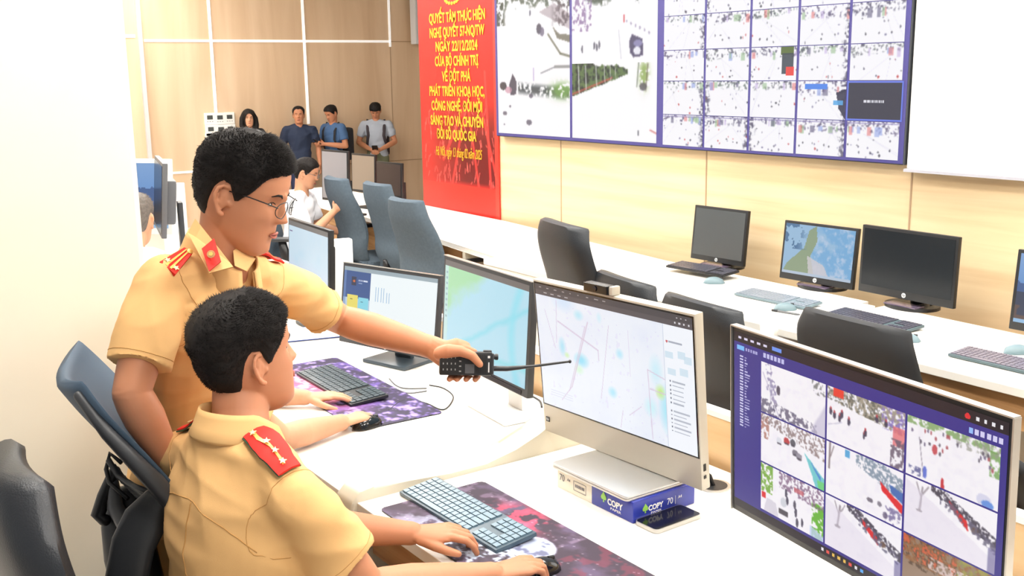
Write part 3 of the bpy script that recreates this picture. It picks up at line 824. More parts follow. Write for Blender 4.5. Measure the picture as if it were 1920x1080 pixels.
        if kind == 'green':
            q.put((q.X < .2) * (q.Y < .6) * (n2 > .42), (120, 172, 60), .95); q.put((q.X > .82) * (q.Y > .3) * (n2 > .42), (100, 180, 50), .95)
            q.put((q.Y < .3 + .1 * q.X) * (q.X > .3) * (n3 > .5), (130, 100, 130), .85); q.rect(.02, .62, .08, .74, (226, 44, 50)); q.rect(.55, .18, .7, .28, (200, 100, 110), .8)
            for (x, y) in ((.42, .4), (.56, .55), (.58, .7), (.6, .9), (.68, .84), (.44, .55)): q.ell(x, y, .02, .09, (70, 66, 84), .9)
            q.ell(.38, .62, .05, .1, (210, 212, 220)); q.rect(.3, .78, .45, .9, (84, 80, 88)); q.poly([(.05, 1), (.1, .7), (.25, .72), (.3, 1)], (206, 200, 214), .7)
            q.poly([(.8, .8), (1, .9), (1, 1), (.8, 1)], (190, 206, 240), .8)
        if kind == 'brown':
            q.a[:] = hexa((150, 124, 104)); q.put((q.Y < .5 + .1 * q.X) * (n2 > .45), (84, 60, 40), .9); q.put((q.Y < .45) * (n3 > .5), (150, 96, 52), .8); q.put((q.Y < .4) * (n2 > .6), (226, 100, 60), .8)
            q.poly([(.0, 1), (.3, .6), (.75, .4), (1, .55), (1, 1)], (232, 216, 214), .8); q.put((q.X > .62) * (q.Y < .5) * (n2 > .45), (150, 160, 80), .8); q.put((q.X > .3) * (q.Y < .42) * (q.Y > .2) * (n3 > .48), (220, 206, 210), .8)
            q.poly([(.45, .78), (.62, .66), (.7, .9), (.66, 1), (.4, 1)], (90, 196, 206)); q.ell(.55, .8, .07, .1, (180, 236, 240), .9)
        return q.soft()
    kinds = [['road', 'market', 'junction'], ['bus', 'signs', 'tree_road'], ['green', 'tree_road', 'brown']]
    for j in range(3):
        for i in range(3):
            p.sub(cell(kinds[j][i], 60 + j * 3 + i), xs[i] + .003, ys[j] + .003, xs[i + 1] - .003, ys[j + 1] - .003)
    p.rect(0, .955, 1, 1, (20, 18, 30))
    for k in range(8): p.rect(.40 + .022 * k, .968, .41 + .022 * k, .985, r.choice([(90, 170, 240), (230, 190, 80), (230, 230, 235), (230, 80, 70)]))
    return p
def pic_river():
    p = Pic(130, 84, (176, 220, 236)); n = p.noise(3, 8, 4)
    p.put(np.clip((.62 - p.X - .9 * p.Y + (n - .5) * .5) * 5, 0, 1), (174, 222, 190), .9)
    p.put(np.clip((.5 - p.X - .9 * p.Y + (n - .5) * .5) * 7, 0, 1), (164, 220, 164), .8)
    p.put(np.clip(.05 - np.abs(p.X * .75 + p.Y - 1.0 + (n - .5) * .1), 0, .05) * 22, (140, 216, 232), .9)
    p.put(np.clip(.06 - np.abs(p.X - .93 + .5 * np.sin(p.Y * 3) * .2), 0, .05) * 18, (136, 220, 236), .8)
    p.put(np.clip(.05 - np.abs(p.Y - .92 + .1 * p.X), 0, .05) * 20, (130, 216, 226), .8)
    p.rect(0, 0, 1, .055, (104, 96, 92)); p.rect(0, .055, .05, 1, (196, 226, 226), .8)
    for k in range(9): p.rect(.015, .12 + .06 * k, .035, .14 + .06 * k, (150, 186, 190))
    return p
def pic_chart():
    p = Pic(150, 88, (242, 250, 252))
    p.rect(0, 0, 1, .06, (160, 176, 184)); p.rect(0, .06, .30, .44, (66, 92, 146)); p.rect(.09, .14, .14, .26, (60, 62, 84)); p.ell(.115, .2, .012, .02, (206, 110, 60))
    for k in range(8): p.rect(.165 + .013 * k, .17, .175 + .013 * k, .19, (214, 222, 240))
    p.rect(.165, .22, .21, .23, (160, 176, 210))
    p.rect(.0, .44, .30, .80, (90, 130, 180), .35); p.rect(.05, .40, .165, .66, (236, 222, 110)); p.rect(.172, .42, .29, .70, (140, 216, 232)); p.rect(.2, .48, .23, .49, (80, 130, 150)); p.rect(.08, .46, .11, .47, (120, 110, 60))
    p.rect(0, .06, .025, 1, (120, 150, 200), .6)
    for k in range(6): p.rect(.36 + .03 * k, .24 + (.05 * (k > 3)), .366 + .03 * k, .44, (150, 186, 220))
    return p
def pic_land(seed, w=90, h=56):
    p = Pic(w, h, (150, 186, 216)); n = p.noise(4, seed, 4); n2 = p.noise(9, seed + 1, 4)
    p.put(np.clip((n - .5 + (p.X - .5) * .8) * 5, 0, 1), (116, 170, 214), .9)
    p.put(np.clip((n2 - .5) * 4, 0, 1) * (p.X > .45), (190, 204, 226), .8)
    p.poly([(.06, .8), (.3, .45), (.35, .1), (.45, 0), (.48, .3), (.4, .6), (.48, 1), (0, 1)], (140, 156, 120), .9)
    p.put(np.clip((.35 - p.X) * 6, 0, 1) * (p.Y < .5) * (n > .45), (70, 110, 150), .9)
    p.poly([(.35, .6), (.6, .75), (.7, 1), (.4, .98)], (206, 200, 206), .8)
    p.rect(0, .95, 1, 1, (180, 196, 214))
    return p
def pic_hills(seed, w=90, h=56):
    p = Pic(w, h, (110, 152, 206)); n = p.noise(4, seed, 4)
    p.put(np.clip((.4 - p.Y) * 2, 0, 1), (150, 180, 220), .6)
    p.put((p.Y > .42 + (n - .5) * .25), (66, 92, 140), .9); p.put((p.Y > .6 + (n - .5) * .3), (60, 66, 84), .9); p.put((p.Y > .75) * (n > .5), (110, 84, 70), .8)
    p.rect(0, .95, 1, 1, (150, 190, 226))
    return p
def pic_pale(seed, w=80, h=56):
    p = Pic(w, h, (204, 226, 240)); n = p.noise(3, seed, 3)
    p.put(np.clip((p.Y - .5) * 1.5, 0, 1), (214, 206, 232), .8); p.put(np.clip((n - .5) * 2, 0, 1), (190, 222, 240), .7)
    p.rect(0, 0, 1, .07, (120, 118, 116)); p.rect(.03, .15, .1, .16, (120, 110, 150))
    return p

# --- the near row
m_aio, T, sw, sh = monitor('wide silver framed computer monitor with a pale street map and a webcam on top', (-2.045, 1.716, 1.043), .592, .448, 3.6, -5.0, pic_map(), chin=.088, bez=.008, top=.010, body=SILVERP, stand='foot', logo=False, depth=.03, standmat=SILVERP, stand_y=.135, name='all_in_one_computer', bs=(.24, .11))
MB(T).box((0, -0.0004, (.088 - .010) / 2), (.592 - .008, .001, .448 - .088 - .010 + .008)).build('screen_border', BLACKG, m_aio)
MB(T).box((-.278, -0.001, -.184), (.014, .002, .014)).build('badge', DGREY, m_aio)
text('badge_lettering', 'hp', .011, T @ Matrix.Translation((-.278, -0.0024, -.183)) @ RX, mat('badge_silver', (214, 218, 222), 0.3), m_aio, extrude=.0002, shear=.25)
MB(T).box((.2965, .012, -.165), (.002, .008, .018)).box((.2965, .012, -.19), (.002, .008, .008)).build('port', BLACKP, m_aio)
# webcam
p = Vector((-2.045, 1.716, 1.043))
Tm = mw(m_aio) @ T
wc = Tm @ Vector((-.035, .01, .224))
t = thing('webcam', 'small black webcam clipped on top of the silver monitor', 'webcam', wc, rad(3.6))
MB().box((0, -.004, .012), (.09, .028, .026), bev=.008).build('body', BLACKP, t, sharp=40)
MB().box((0, -.0185, .012), (.086, .002, .022), bev=.001).build('face', BLACKG, t)
MB().tube([(.0, -.018, .012), (0, -.022, .012)], .007, 16).build('lens', mat('lens_glass', (20, 22, 34), .05), t)
MB().box((.052, 0, .012), (.014, .03, .024), bev=.005).build('end_cap', SILVERP, t, sharp=40)
MB().box((0, .018, -.004), (.04, .03, .01), bev=.003).build('clip', BLACKP, t)

m_r, T, sw, sh = monitor('large monitor at right showing nine street camera pictures on a blue page', (-1.185, 1.563, 1.092), .695, .412, -8.9, -2.0, pic_cctv(), chin=.014, bez=.008, top=.010, body=BLACKP, stand='foot', logo=False, depth=.012, stand_y=.13)
MB(T).box((0, .004, .2065), (.697, .016, .003)).box((.3485, .004, 0), (.003, .016, .412)).box((-.3485, .004, 0), (.002, .016, .412)).build('edge_trim', SILVER, m_r)
m3, T, sw, sh = monitor('black monitor showing a green and blue map, half behind the radio', (-2.73, 1.765, 1.057), .567, .347, -4.6, 3.8, pic_river(), chin=.026, bez=.014, top=.012, body=DGREY, stand='foot', standmat=WHITEP, logo=False, stand_y=.09, bs=(.25, .22))
MB(T).box((0, .006, .1745), (.567, .016, .003)).build('edge_trim', SILVER, m3)
MB(T).box((0, -.0016, -.162), (.5, .001, .012)).build('bezel_strip', BLACKP, m3)
m2, T, sw, sh = monitor('black monitor showing a page with a small bar chart', (-3.46, 1.815, .962), .505, .307, 17, 8, pic_chart(), chin=.028, bez=.011, top=.012, body=DGREY, stand='hp', standmat=mat('stand_dark_blue', (66, 78, 88), .35), stand_y=.05, bs=(.22, .19))
MB(T).box((0, .006, .1545), (.505, .016, .003)).build('edge_trim', SILVER, m2)
m1, T, sw, sh = monitor('black monitor with a pale blue screen beside the standing officer', (-4.20, 1.83, 1.045), .50, .32, -4, 3, pic_pale(2), chin=.02, bez=.012, top=.01, body=BLACKP, stand='hp', logo=False, stand_y=.06)
monitor('dark monitor edge behind the standing officer, left of the pale blue screen', (-4.80, 1.74, 1.02), .40, .32, -6, 3, None, chin=.02, body=BLACKP, stand='hp', logo=False, glossy=mat('dim_screen', (64, 84, 96), .3))
c = PZ(634, 560, .75)
p = P(634, 470, 4.66)
t = thing('computer_tower', 'slim white computer case standing behind the pale blue screen', 'computer', (p.x, p.y, .75), rad(-10))
MB().box((0, .0, .185), (.05, .12, .37), bev=.006).build('case', WHITEP, t, sharp=40)
MB().box((0, -.061, .3), (.035, .003, .06)).build('vent', MGREY, t)
# far end of the near row
p = P(230, 372, 5.15)
ml, T, sw, sh = monitor('white framed monitor with a blue picture, cut off by the column', (p.x - .02, p.y, p.z + .01), .56, .36, 38, 4, pic_hills(12), chin=.03, bez=.02, top=.02, body=WHITEP, stand='hp', logo=False, stand_y=.06, name='monitor', neck=True)
p = P(296, 366, 4.75)
monitor('grey monitor seen edge on in front of the white framed monitor', (p.x, p.y, p.z), .52, .32, -13, 5, None, chin=.02, body=DGREY, frame=MGREY, stand='hp', logo=False, stand_y=.06)
p = P(327, 400, 5.5)
t = thing('monitor_stand', 'flat white upright stand beside the edge-on grey monitor', 'stand', (p.x, p.y, .75), rad(-20))
MB().box((0, 0, .27), (.035, .12, .54), bev=.006).build('upright', WHITEP, t, sharp=40)
MB().box((-.05, 0, .42), (.08, .02, .025)).build('arm', BLACKP, t)
MB().box((0, 0, .008), (.14, .18, .014), bev=.004).build('base', WHITEP, t, sharp=40)

# --- the far row
monitor('smaller black monitor standing alone, leftmost of the four on the far desk', (-4.11, 4.20, .932), .385, .30, 2, 6, None, chin=.028, bez=.014, top=.014, stand='round', glossy=mat('dim_grey_screen', (72, 76, 78), .25), stand_y=.04, bs=(.2, .2))
monitor('black monitor showing a blue and green wallpaper on the far desk', (-3.40, 4.16, .925), .432, .294, 2.9, 6, pic_land(3), chin=.032, bez=.013, top=.013, stand='round', stand_y=.05)
monitor('wide black switched off monitor in the middle of the far desk at right', (-2.865, 4.11, .95), .505, .312, -2, 2, None, chin=.036, bez=.014, top=.014, stand='round', stand_y=.06)
monitor('black monitor with a blue landscape, cut by the right edge of the picture', (-2.06, 4.0, .948), .46, .32, 2, 5, pic_hills(33), chin=.032, bez=.015, top=.014, stand='round', stand_y=.06)
p = P(627, 325, 8.15); monitor('dark framed monitor with a painted grey reflection, tallest and leftmost of the far three below the standing men', (p.x, p.y, p.z - .02), .36, .39, 8, 2, None, stand='hp', logo=False, chin=.02, glossy=mat('grey_reflection_screen', (150, 148, 152), .3))  # the grey reflection is put into the screen colour
p = P(681, 325, 8.6); monitor('dark framed monitor with a painted beige reflection, middle of the far three below the standing men', (p.x, p.y, p.z), .33, .31, 8, 2, None, stand='hp', logo=False, chin=.02, glossy=mat('beige_reflection_screen', (142, 128, 114), .3))  # beige reflection painted as the colour of the screen
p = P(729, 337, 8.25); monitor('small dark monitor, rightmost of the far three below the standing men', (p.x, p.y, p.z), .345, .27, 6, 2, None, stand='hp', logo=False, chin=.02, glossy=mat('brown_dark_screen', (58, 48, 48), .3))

# ================================================================== KEYBOARDS, MICE, MATS
def keyboard(label, c, rz, w=.44, d=.13, tilt=4, body=BLACKP, keys=None, group=None, z=.75, flat=True):
    t = thing('keyboard', label, 'keyboard', (c[0], c[1], z), rz, group)
    T = Matrix.Translation((0, 0, .012)) @ Matrix.Rotation(rad(tilt), 4, 'X')
    MB(T).box((0, 0, 0), (w, d, .012), bev=.004).build('base', body, t, sharp=40)
    g = MB(T); gn = MB(T)
    cols = 21; kw = (w - .012) / cols; kd = (d - .012) / 6
    for r_ in range(6):
        i = 0
        while i < cols:
            n = 1
            if r_ == 0 and 4 <= i < 9: n = 5
            elif i in (0, 13) and 0 < r_ < 5: n = 2 if i == 13 else 1
            if i + n > cols: n = cols - i
            if not (i in (15,) or (r_ in (2, ) and 15 <= i <= 18)):
                x = -w / 2 + .006 + kw * (i + n / 2); y = -d / 2 + .006 + kd * (r_ + .5)
                (g if i < 15 else gn).box((x, y, .0075), (kw * n - .0032, kd - .0032, .004))
            i += n
    g.build('keys', keys or BLACKP, t); gn.build('number_keys', keys or BLACKP, t)
    return t
KEYB = mat('keyboard_blue_grey', (70, 90, 104), .32)
KEYL = mat('keys_light_blue_grey', (104, 130, 146), .3)
kA = keyboard('slim blue-grey keyboard under the seated officer\'s left hand', (-2.103, 1.293), rad(1.0), d=.118, tilt=6, body=mat('kb_plate_light', (66, 86, 100), .32), keys=KEYL)
keyboard('black keyboard on the purple mat at the third officer\'s hands', (-3.30, 1.535), rad(-1.5), w=.47, d=.14, body=BLACKP, keys=mat('keys_dark_teal', (54, 66, 72), .35))
keyboard('black keyboard half under the smaller black monitor on the far desk', (-4.02, 3.99), rad(4), w=.40, keys=mat('keys_slate', (70, 70, 82), .35), z=.77)
keyboard('light grey keyboard in front of the blue wallpaper monitor', (-3.33, 3.80), rad(1), w=.42, keys=mat('keys_cool_grey', (128, 138, 150), .4), body=mat('kb_body_grey', (110, 128, 136), .4))
keyboard('grey keyboard partly hidden behind the nearest chair of the far row', (-2.78, 3.78), rad(-3), w=.42, keys=mat('keys_slate', (70, 70, 82), .35), body=mat('kb_body_dark', (74, 92, 98), .4))
keyboard('grey keyboard near the right edge of the far desk', (-2.05, 3.60), rad(-1), w=.43, keys=mat('keys_mauve_grey', (104, 100, 114), .35), body=mat('kb_body_dark', (74, 92, 98), .4))

def mouse(label, c, rz, m, z=.75, wire=False):
    t = thing('computer_mouse', label, 'mouse', (c[0], c[1], z), rz)
    rows = []
    for i in range(9):
        v = i / 8; y = -.055 + .11 * v
        hw = .031 * (1 - abs(2 * v - 1) ** 3.2) ** .5 if 0 < v < 1 else .004
        hh = .034 * (math.sin(PI * (v * .8 + .12)) ** .7) * (1 if 0 < v < 1 else .2)
        rows.append([(hw * math.cos(a), y, max(0.001, hh * math.sin(a) if math.sin(a) > 0 else 0.001)) for a in [PI * k / 12 for k in range(13)]])
    g = MB(); g.grid(rows)
    me = g.mesh(); link('shell', me, m, t, True)
    MB().tube([(0, .025, .026), (0, .04, .024)], .005, 8).build('scroll_wheel', BLACKP, t)
    return t
p = PZ(1012, 1060, .77); MA = p
mouse('black mouse under the seated officer\'s right hand', (p.x, p.y), rad(5), BLACKG, z=.753)
p = PZ(688, 789, .77); MBp = p
mouse('black mouse under the third officer\'s right hand', (p.x, p.y), rad(10), BLACKG, z=.753)
MS = mat('mouse_teal_grey', (110, 132, 140), .35)
for (u, v, l) in ((1339, 531, 'grey mouse in front of the smaller black monitor'), (1472, 581, 'grey mouse beside the light grey keyboard'), (1700, 640, 'grey mouse at the end of the half hidden keyboard'), (1908, 662, 'dark mouse above the keyboard at the right edge')):
    p = PZ(u, v); mouse(l, (p.x, p.y), rad(-60 + u % 40), MS)
p = PZ(1475, 588)
t = thing('pen', 'thin grey pen lying in front of the mouse on the far desk', 'pen', (p.x, p.y, .755), rad(10))
MB().tube([(-.07, 0, 0), (.06, 0, 0), (.07, 0, 0)], [.005, .005, .001], 10).build('barrel', MGREY, t, smooth=True)
MB().tube([(-.075, 0, 0), (-.045, 0, 0)], .0056, 10).build('cap', BLACKP, t, smooth=True)

def mat_pad(label, c, w, d, rz, pic):
    t = thing('desk_mat', label, 'desk mat', (c[0], c[1], .75), rz)
    r = .018; pts = []
    for (x, y, a0) in ((w / 2 - r, d / 2 - r, 0), (-w / 2 + r, d / 2 - r, 90), (-w / 2 + r, -d / 2 + r, 180), (w / 2 - r, -d / 2 + r, 270)):
        for k in range(7): a = rad(a0 + 15 * k); pts.append((x + r * math.cos(a), y + r * math.sin(a)))
    MB().prism(pts, 0, .003).build('rubber_base', BLACKP, t)
    me = pic_mesh(pic, w, d, Matrix.Translation((0, 0, .0035)) @ Matrix.Rotation(rad(-90), 4, 'X'))
    bm = bmesh.new(); bm.from_mesh(me)
    dead = []
    for f in bm.faces:
        q = f.calc_center_median(); ax, ay = abs(q.x) - (w / 2 - r), abs(q.y) - (d / 2 - r)
        if ax > 0 and ay > 0 and math.hypot(ax, ay) > r: dead.append(f)
    bmesh.ops.delete(bm, geom=dead, context='FACES'); bm.to_mesh(me); bm.free()
    link('printed_top', me, picmat('printed_cloth', emissive=False, rough=.75), t)
    return t
g1 = galaxy(300, 112, 21, ((104, 92, 124), (186, 176, 200), (206, 214, 240)))
g1.a = g1.a * .0 + hexa((58, 46, 62)); n = g1.noise(5, 31, 5); n2 = g1.noise(11, 35, 4); n3 = g1.noise(34, 37, 2)
g1.put(np.clip((n - .45) * 4, 0, 1), (96, 82, 112), .8); g1.put(np.clip((n2 - .55) * 8, 0, 1) * (g1.X < .5), (150, 130, 160), .5)
g1.put(np.exp(-(((g1.X - .29) / .08) ** 2 + ((g1.Y - .22) / .2) ** 2)) * (n2 > .45) * 1.5, (226, 74, 104), .95)
g1.put(np.exp(-(((g1.X - .22) / .06) ** 2 + ((g1.Y - .3) / .15) ** 2)) * (n2 > .5) * 1.5, (214, 60, 84), .7)
g1.put(np.exp(-(((g1.X - .3) / .08) ** 2 + ((g1.Y - .45) / .2) ** 2)) * (n > .45) * 1.2, (140, 150, 190), .8)
d = np.hypot((g1.X - .455) * g1.ar, g1.Y - .47); g1.put((d < .20) * 1.0, (110, 118, 152), .8); g1.put((d < .20) * (n2 > .47), (180, 190, 214), .8); g1.put((np.abs(d - .20) < .012) * 1.0, (196, 206, 230), .8)
g1.put((g1.Y > .55) * (n2 > .47) * np.clip(1.6 - np.abs(g1.X - .42) * 4, 0, 1), (196, 214, 236), .9)
g1.put((g1.Y > .6) * (n3 > .6) * (g1.X > .3), (40, 30, 40), .9); g1.put((g1.X > .55) * (n2 > .55), (120, 50, 70), .6)
g1.put((np.random.RandomState(4).rand(112, 300) > .994) * 1.0, (235, 235, 245), .9)
g1.soft()
mat_pad('dark galaxy print desk mat under the blue-grey keyboard', (-1.82, 1.30), .90, .31, 0.0, g1)
g2 = Pic(220, 90, (46, 36, 66)); n = g2.noise(6, 61, 5); n2 = g2.noise(13, 65, 4)
g2.put(np.clip((n - .45) * 5, 0, 1), (108, 84, 168), .8); g2.put(np.clip((n2 - .56) * 9, 0, 1), (170, 150, 230), .9)
g2.put(np.exp(-(((g2.X - .45) / .22) ** 2 + ((g2.Y - .75) / .25) ** 2)) * 1.5 * (n > .4), (222, 96, 130), .9); g2.put(np.exp(-(((g2.X - .3) / .2) ** 2 + ((g2.Y - .8) / .2) ** 2)) * (n2 > .5), (240, 170, 180), .8)
g2.put(np.clip((g2.X - .78) * 6, 0, 1) * (n2 < .55), (50, 46, 62), .8)
g2.put((np.random.RandomState(6).rand(90, 220) > .994) * 1.0, (235, 225, 250), .9)
g2.soft()
mat_pad('purple galaxy print desk mat under the black keyboard', (-3.26, 1.535), .84, .30, rad(-1.5), g2)

# ================================================================== SMALL THINGS ON THE NEAR DESK
BLUE = mat('ream_blue', (44, 58, 158), .25); CRM = mat('ream_cream', (238, 232, 216), .3)
rz = rad(0.8)
t = thing('paper_ream', 'wrapped ream of copy paper, blue and cream, under the closed laptop', 'paper ream', (-1.975, 1.70, .75), rz)
MB().box((.07, 0, .0275), (.157, .207, .055), bev=.003).build('blue_wrapper', BLUE, t, sharp=40)
MB().box((-.078, 0, .0275), (.141, .207, .0548), bev=.003).build('cream_wrapper', CRM, t, sharp=40)
TF = Matrix.Translation((0, -.1042, .0275)) @ RX
Wt = mat('print_white', (245, 245, 245), .4); Lg = mat('print_green', (150, 206, 90), .4); Dk = mat('print_dark', (110, 110, 118), .4)
def spade(T, s, m):
    g = MB(T)
    pts = [(0, 1.0), (.28, .62), (.55, .3), (.62, 0), (.45, -.24), (.18, -.26), (.08, -.2), (.16, -.62), (-.16, -.62), (-.08, -.2), (-.18, -.26), (-.45, -.24), (-.62, 0), (-.55, .3), (-.28, .62)]
    g.prism([(a * s, b * s) for a, b in pts], 0, .0004)
    return g
spade(TF @ Matrix.Translation((.04, .004, 0)), .017, Lg).build('leaf_mark', Lg, t)
text('lettering', 'COPY', .022, TF @ Matrix.Translation((.082, .000, 0)), Wt, t, extrude=.0002, bold=.0008, sx=.95)
text('lettering', 'PAPER', .009, TF @ Matrix.Translation((.085, -.015, 0)), Wt, t, extrude=.0002, sx=1.6)
text('lettering', '70', .026, TF @ Matrix.Translation((-.128, .004, 0)), Dk, t, extrude=.0002, sx=.85)
text('lettering', 'A4', .011, TF @ Matrix.Translation((-.100, .006, 0)), Dk, t, extrude=.0002)
g = MB(TF)
x0, x1_, y0_, y1_ = -.079, -.030, -.013, .012
for a in (((x0 + x1_) / 2, y0_, x1_ - x0, .0012), ((x0 + x1_) / 2, y1_, x1_ - x0, .0012), (x0, 0, .0012, y1_ - y0_), (x1_, 0, .0012, y1_ - y0_)): g.box((a[0], a[1], .0002), (a[2], a[3], .0004))
for k in range(6): g.box((x0 + .008 + k * .0065, 0, .0002), (.0045, .008, .0004))
g.build('printed_box', Dk, t)
TS = Matrix.Translation((.1487, 0, .0275)) @ Matrix.Rotation(rad(90), 4, 'Z') @ RX
spade(TS @ Matrix.Translation((-.064, .0, 0)), .015, Lg).build('leaf_mark', Lg, t)
text('lettering', 'COPY', .019, TS @ Matrix.Translation((-.030, -.001, 0)), Wt, t, extrude=.0002, bold=.0007, sx=.95)
text('lettering', 'PAPER', .008, TS @ Matrix.Translation((-.028, -.014, 0)), Wt, t, extrude=.0002, sx=1.6)
text('lettering', '70', .024, TS @ Matrix.Translation((.018, .0, 0)), Wt, t, extrude=.0002, sx=.85)
text('lettering', 'A4', .011, TS @ Matrix.Translation((.052, .004, 0)), Wt, t, extrude=.0002)
MB(TS).box((.036, 0, .0002), (.0008, .022, .0004)).build('printed_rule', Wt, t)
t = thing('laptop', 'closed silver laptop lying on the paper ream', 'laptop', (-1.985, 1.690, .8055), rz)
r = .014; pts = []
w_, d_ = .30, .212
for (x, y, a0) in ((w_ / 2 - r, d_ / 2 - r, 0), (-w_ / 2 + r, d_ / 2 - r, 90), (-w_ / 2 + r, -d_ / 2 + r, 180), (w_ / 2 - r, -d_ / 2 + r, 270)):
    for k in range(5): a = rad(a0 + 22.5 * k); pts.append((x + r * math.cos(a), y + r * math.sin(a)))
MB().prism(pts, 0.0, .0065, bev=.0012).build('base', SILVER, t, sharp=40)
MB().prism(pts, .007, .0125, bev=.0012).build('lid', mat('laptop_lid', (206, 208, 208), .3, metal=.55), t, sharp=40)
a = PZ(1222, 1000, .757); b = PZ(1303, 968, .757); cc = (a + b) / 2
p0, p1 = PZ(1189, 984), PZ(1216, 1009); 
ang = math.atan2(PZ(1317, 972).y - PZ(1216, 1009).y, PZ(1317, 972).x - PZ(1216, 1009).x)
ctr = (PZ(1189, 984) + PZ(1317, 970)) / 2
t = thing('smartphone', 'silver edged smartphone with a glossy dark screen beside the paper ream', 'phone', (ctr.x, ctr.y, .751), ang)
def rr(w, d, r, n=5):
    pts = []
    for (x, y, a0) in ((w / 2 - r, d / 2 - r, 0), (-w / 2 + r, d / 2 - r, 90), (-w / 2 + r, -d / 2 + r, 180), (w / 2 - r, -d / 2 + r, 270)):
        for k in range(n): a = rad(a0 + 90 / (n - 1) * k); pts.append((x + r * math.cos(a), y + r * math.sin(a)))
    return pts
MB().prism(rr(.158, .078, .013), 0, .0095, bev=.0012).build('case', SILVER, t, sharp=40)
MB().prism(rr(.152, .072, .010), .0096, .0101).build('glass', BLACKG, t)
# blue folder and papers on the second desk
a = PZ(560, 612)
t = thing('document_folder', 'blue folder lying open beyond the black keyboard', 'folder', (a.x + .16, a.y - .02, .75), rad(-15))
MB().box((0, 0, .004), (.22, .31, .006), bev=.002).build('cover', mat('folder_blue', (70, 110, 214), .5), t)
MB().box((.02, .02, .010), (.2, .27, .005)).build('papers', WHITEP, t)
a = PZ(585, 585)
t = thing('paper_sheet', 'white sheet of paper beside the blue folder', 'paper', (a.x, a.y, .75), rad(20))
MB().box((0, 0, .002), (.21, .297, .003)).build('sheet', WHITEP, t)
g = MB()
for k in range(8): g.box((0, .11 - .025 * k, .004), (.15, .004, .0006))
g.build('printed_lines', MGREY, t)
# loose cables on the second desk
def cable(label, pts, r=.0022, m=BLACKP, name='cable'):
    P3 = [Vector(q) for q in pts]; out = []
    for i in range(len(P3) - 1):
        a = P3[max(i - 1, 0)]; b = P3[i]; c = P3[i + 1]; d = P3[min(i + 2, len(P3) - 1)]
        for k in range(6):
            u = k / 6
            out.append(0.5 * ((2 * b) + (c - a) * u + (2 * a - 5 * b + 4 * c - d) * u * u + (-a + 3 * b - 3 * c + d) * u ** 3))
    out.append(P3[-1])
    o = MB().tube(out, r, 6).build(name, m, smooth=True)
    return tag(o, label, 'cable')
zc = .7525
cable('thin dark mouse cable looping across the white desk', [PZ(u, v, zc) for u, v in ((728, 770), (752, 752), (775, 750), (802, 757), (832, 768), (850, 745), (832, 728), (805, 722))])
cable('thin white cable running from behind the black monitor base', [PZ(u, v, zc) for u, v in ((700, 726), (740, 729), (765, 737), (800, 733))], m=MGREY)
cable('short dark cable curling beside the black monitor base', [PZ(u, v, zc) for u, v in ((730, 710), (742, 722), (760, 728), (800, 728))], m=MGREY)
cable('black cable behind the white monitor base', [PZ(u, v, zc + .01) for u, v in ((996, 742), (1012, 752), (1016, 764))], r=.0035)
a = PZ(936, 845)
t = thing('small_clip', 'tiny dark clip on the white desk near the curved divider', 'clip', (a.x, a.y, .75), rad(40))
MB().box((0, 0, .004), (.02, .006, .007), bev=.002).box((.006, .006, .003), (.012, .004, .005)).build('clip_body', DGREY, t)

# ================================================================== CHAIRS
def slab_back(prof, widths, thick, cx=0.0, seg=9, bow=.03):
    """curved backrest: prof [(y, z)] along the height, widths at the same stations; rounded closed slab"""
    n = 5 * (len(prof) - 1) + 1
    def samp(vals, u):
        x = u * (len(vals) - 1); i = min(int(x), len(vals) - 2); f = x - i
        a = vals[max(i - 1, 0)]; b = vals[i]; c = vals[i + 1]; d = vals[min(i + 2, len(vals) - 1)]
        if not hasattr(b, '__len__'): a, b, c, d = (a,), (b,), (c,), (d,)
        return [0.5 * (2 * q + (r_ - p_) * f + (2 * p_ - 5 * q + 4 * r_ - s_) * f * f + (-p_ + 3 * q - 3 * r_ + s_) * f ** 3) for p_, q, r_, s_ in zip(a, b, c, d)]
    rows = []
    for i in range(n):
        u = i / (n - 1)
        y, z = samp(prof, u); w = samp(widths, u)[0]; th = thick * (1 if 0 < i < n - 1 else .55)
        y2, z2 = samp(prof, min(1, u + .02)); y1, z1_ = samp(prof, max(0, u - .02))
        tz, ty = z2 - z1_, y2 - y1; L = math.hypot(tz, ty); ny, nz = tz / L, -ty / L   # forward normal
        row = []
        M_ = 12
        loop = [(-1 + 2 * k / M_, 1) for k in range(M_ + 1)] + [(1 - 2 * k / M_, -1) for k in range(M_ + 1)]
        for (s_, side) in loop:
            e = max(0, 1 - abs(s_) ** 6) ** .5
            yy = side * th / 2 * (0.25 + .75 * e) + bow * s_ * s_
            row.append((cx + s_ * w / 2, y + ny * yy, z + nz * yy))
        rows.append(row)
    g = MB(); g.grid(rows, close_u=True)
    g.bm.verts.ensure_lookup_table(); m = len(rows[0])
    vs = list(g.bm.verts)
    g.bm.faces.new(vs[:m][::-1]); g.bm.faces.new(vs[-m:])
    return g
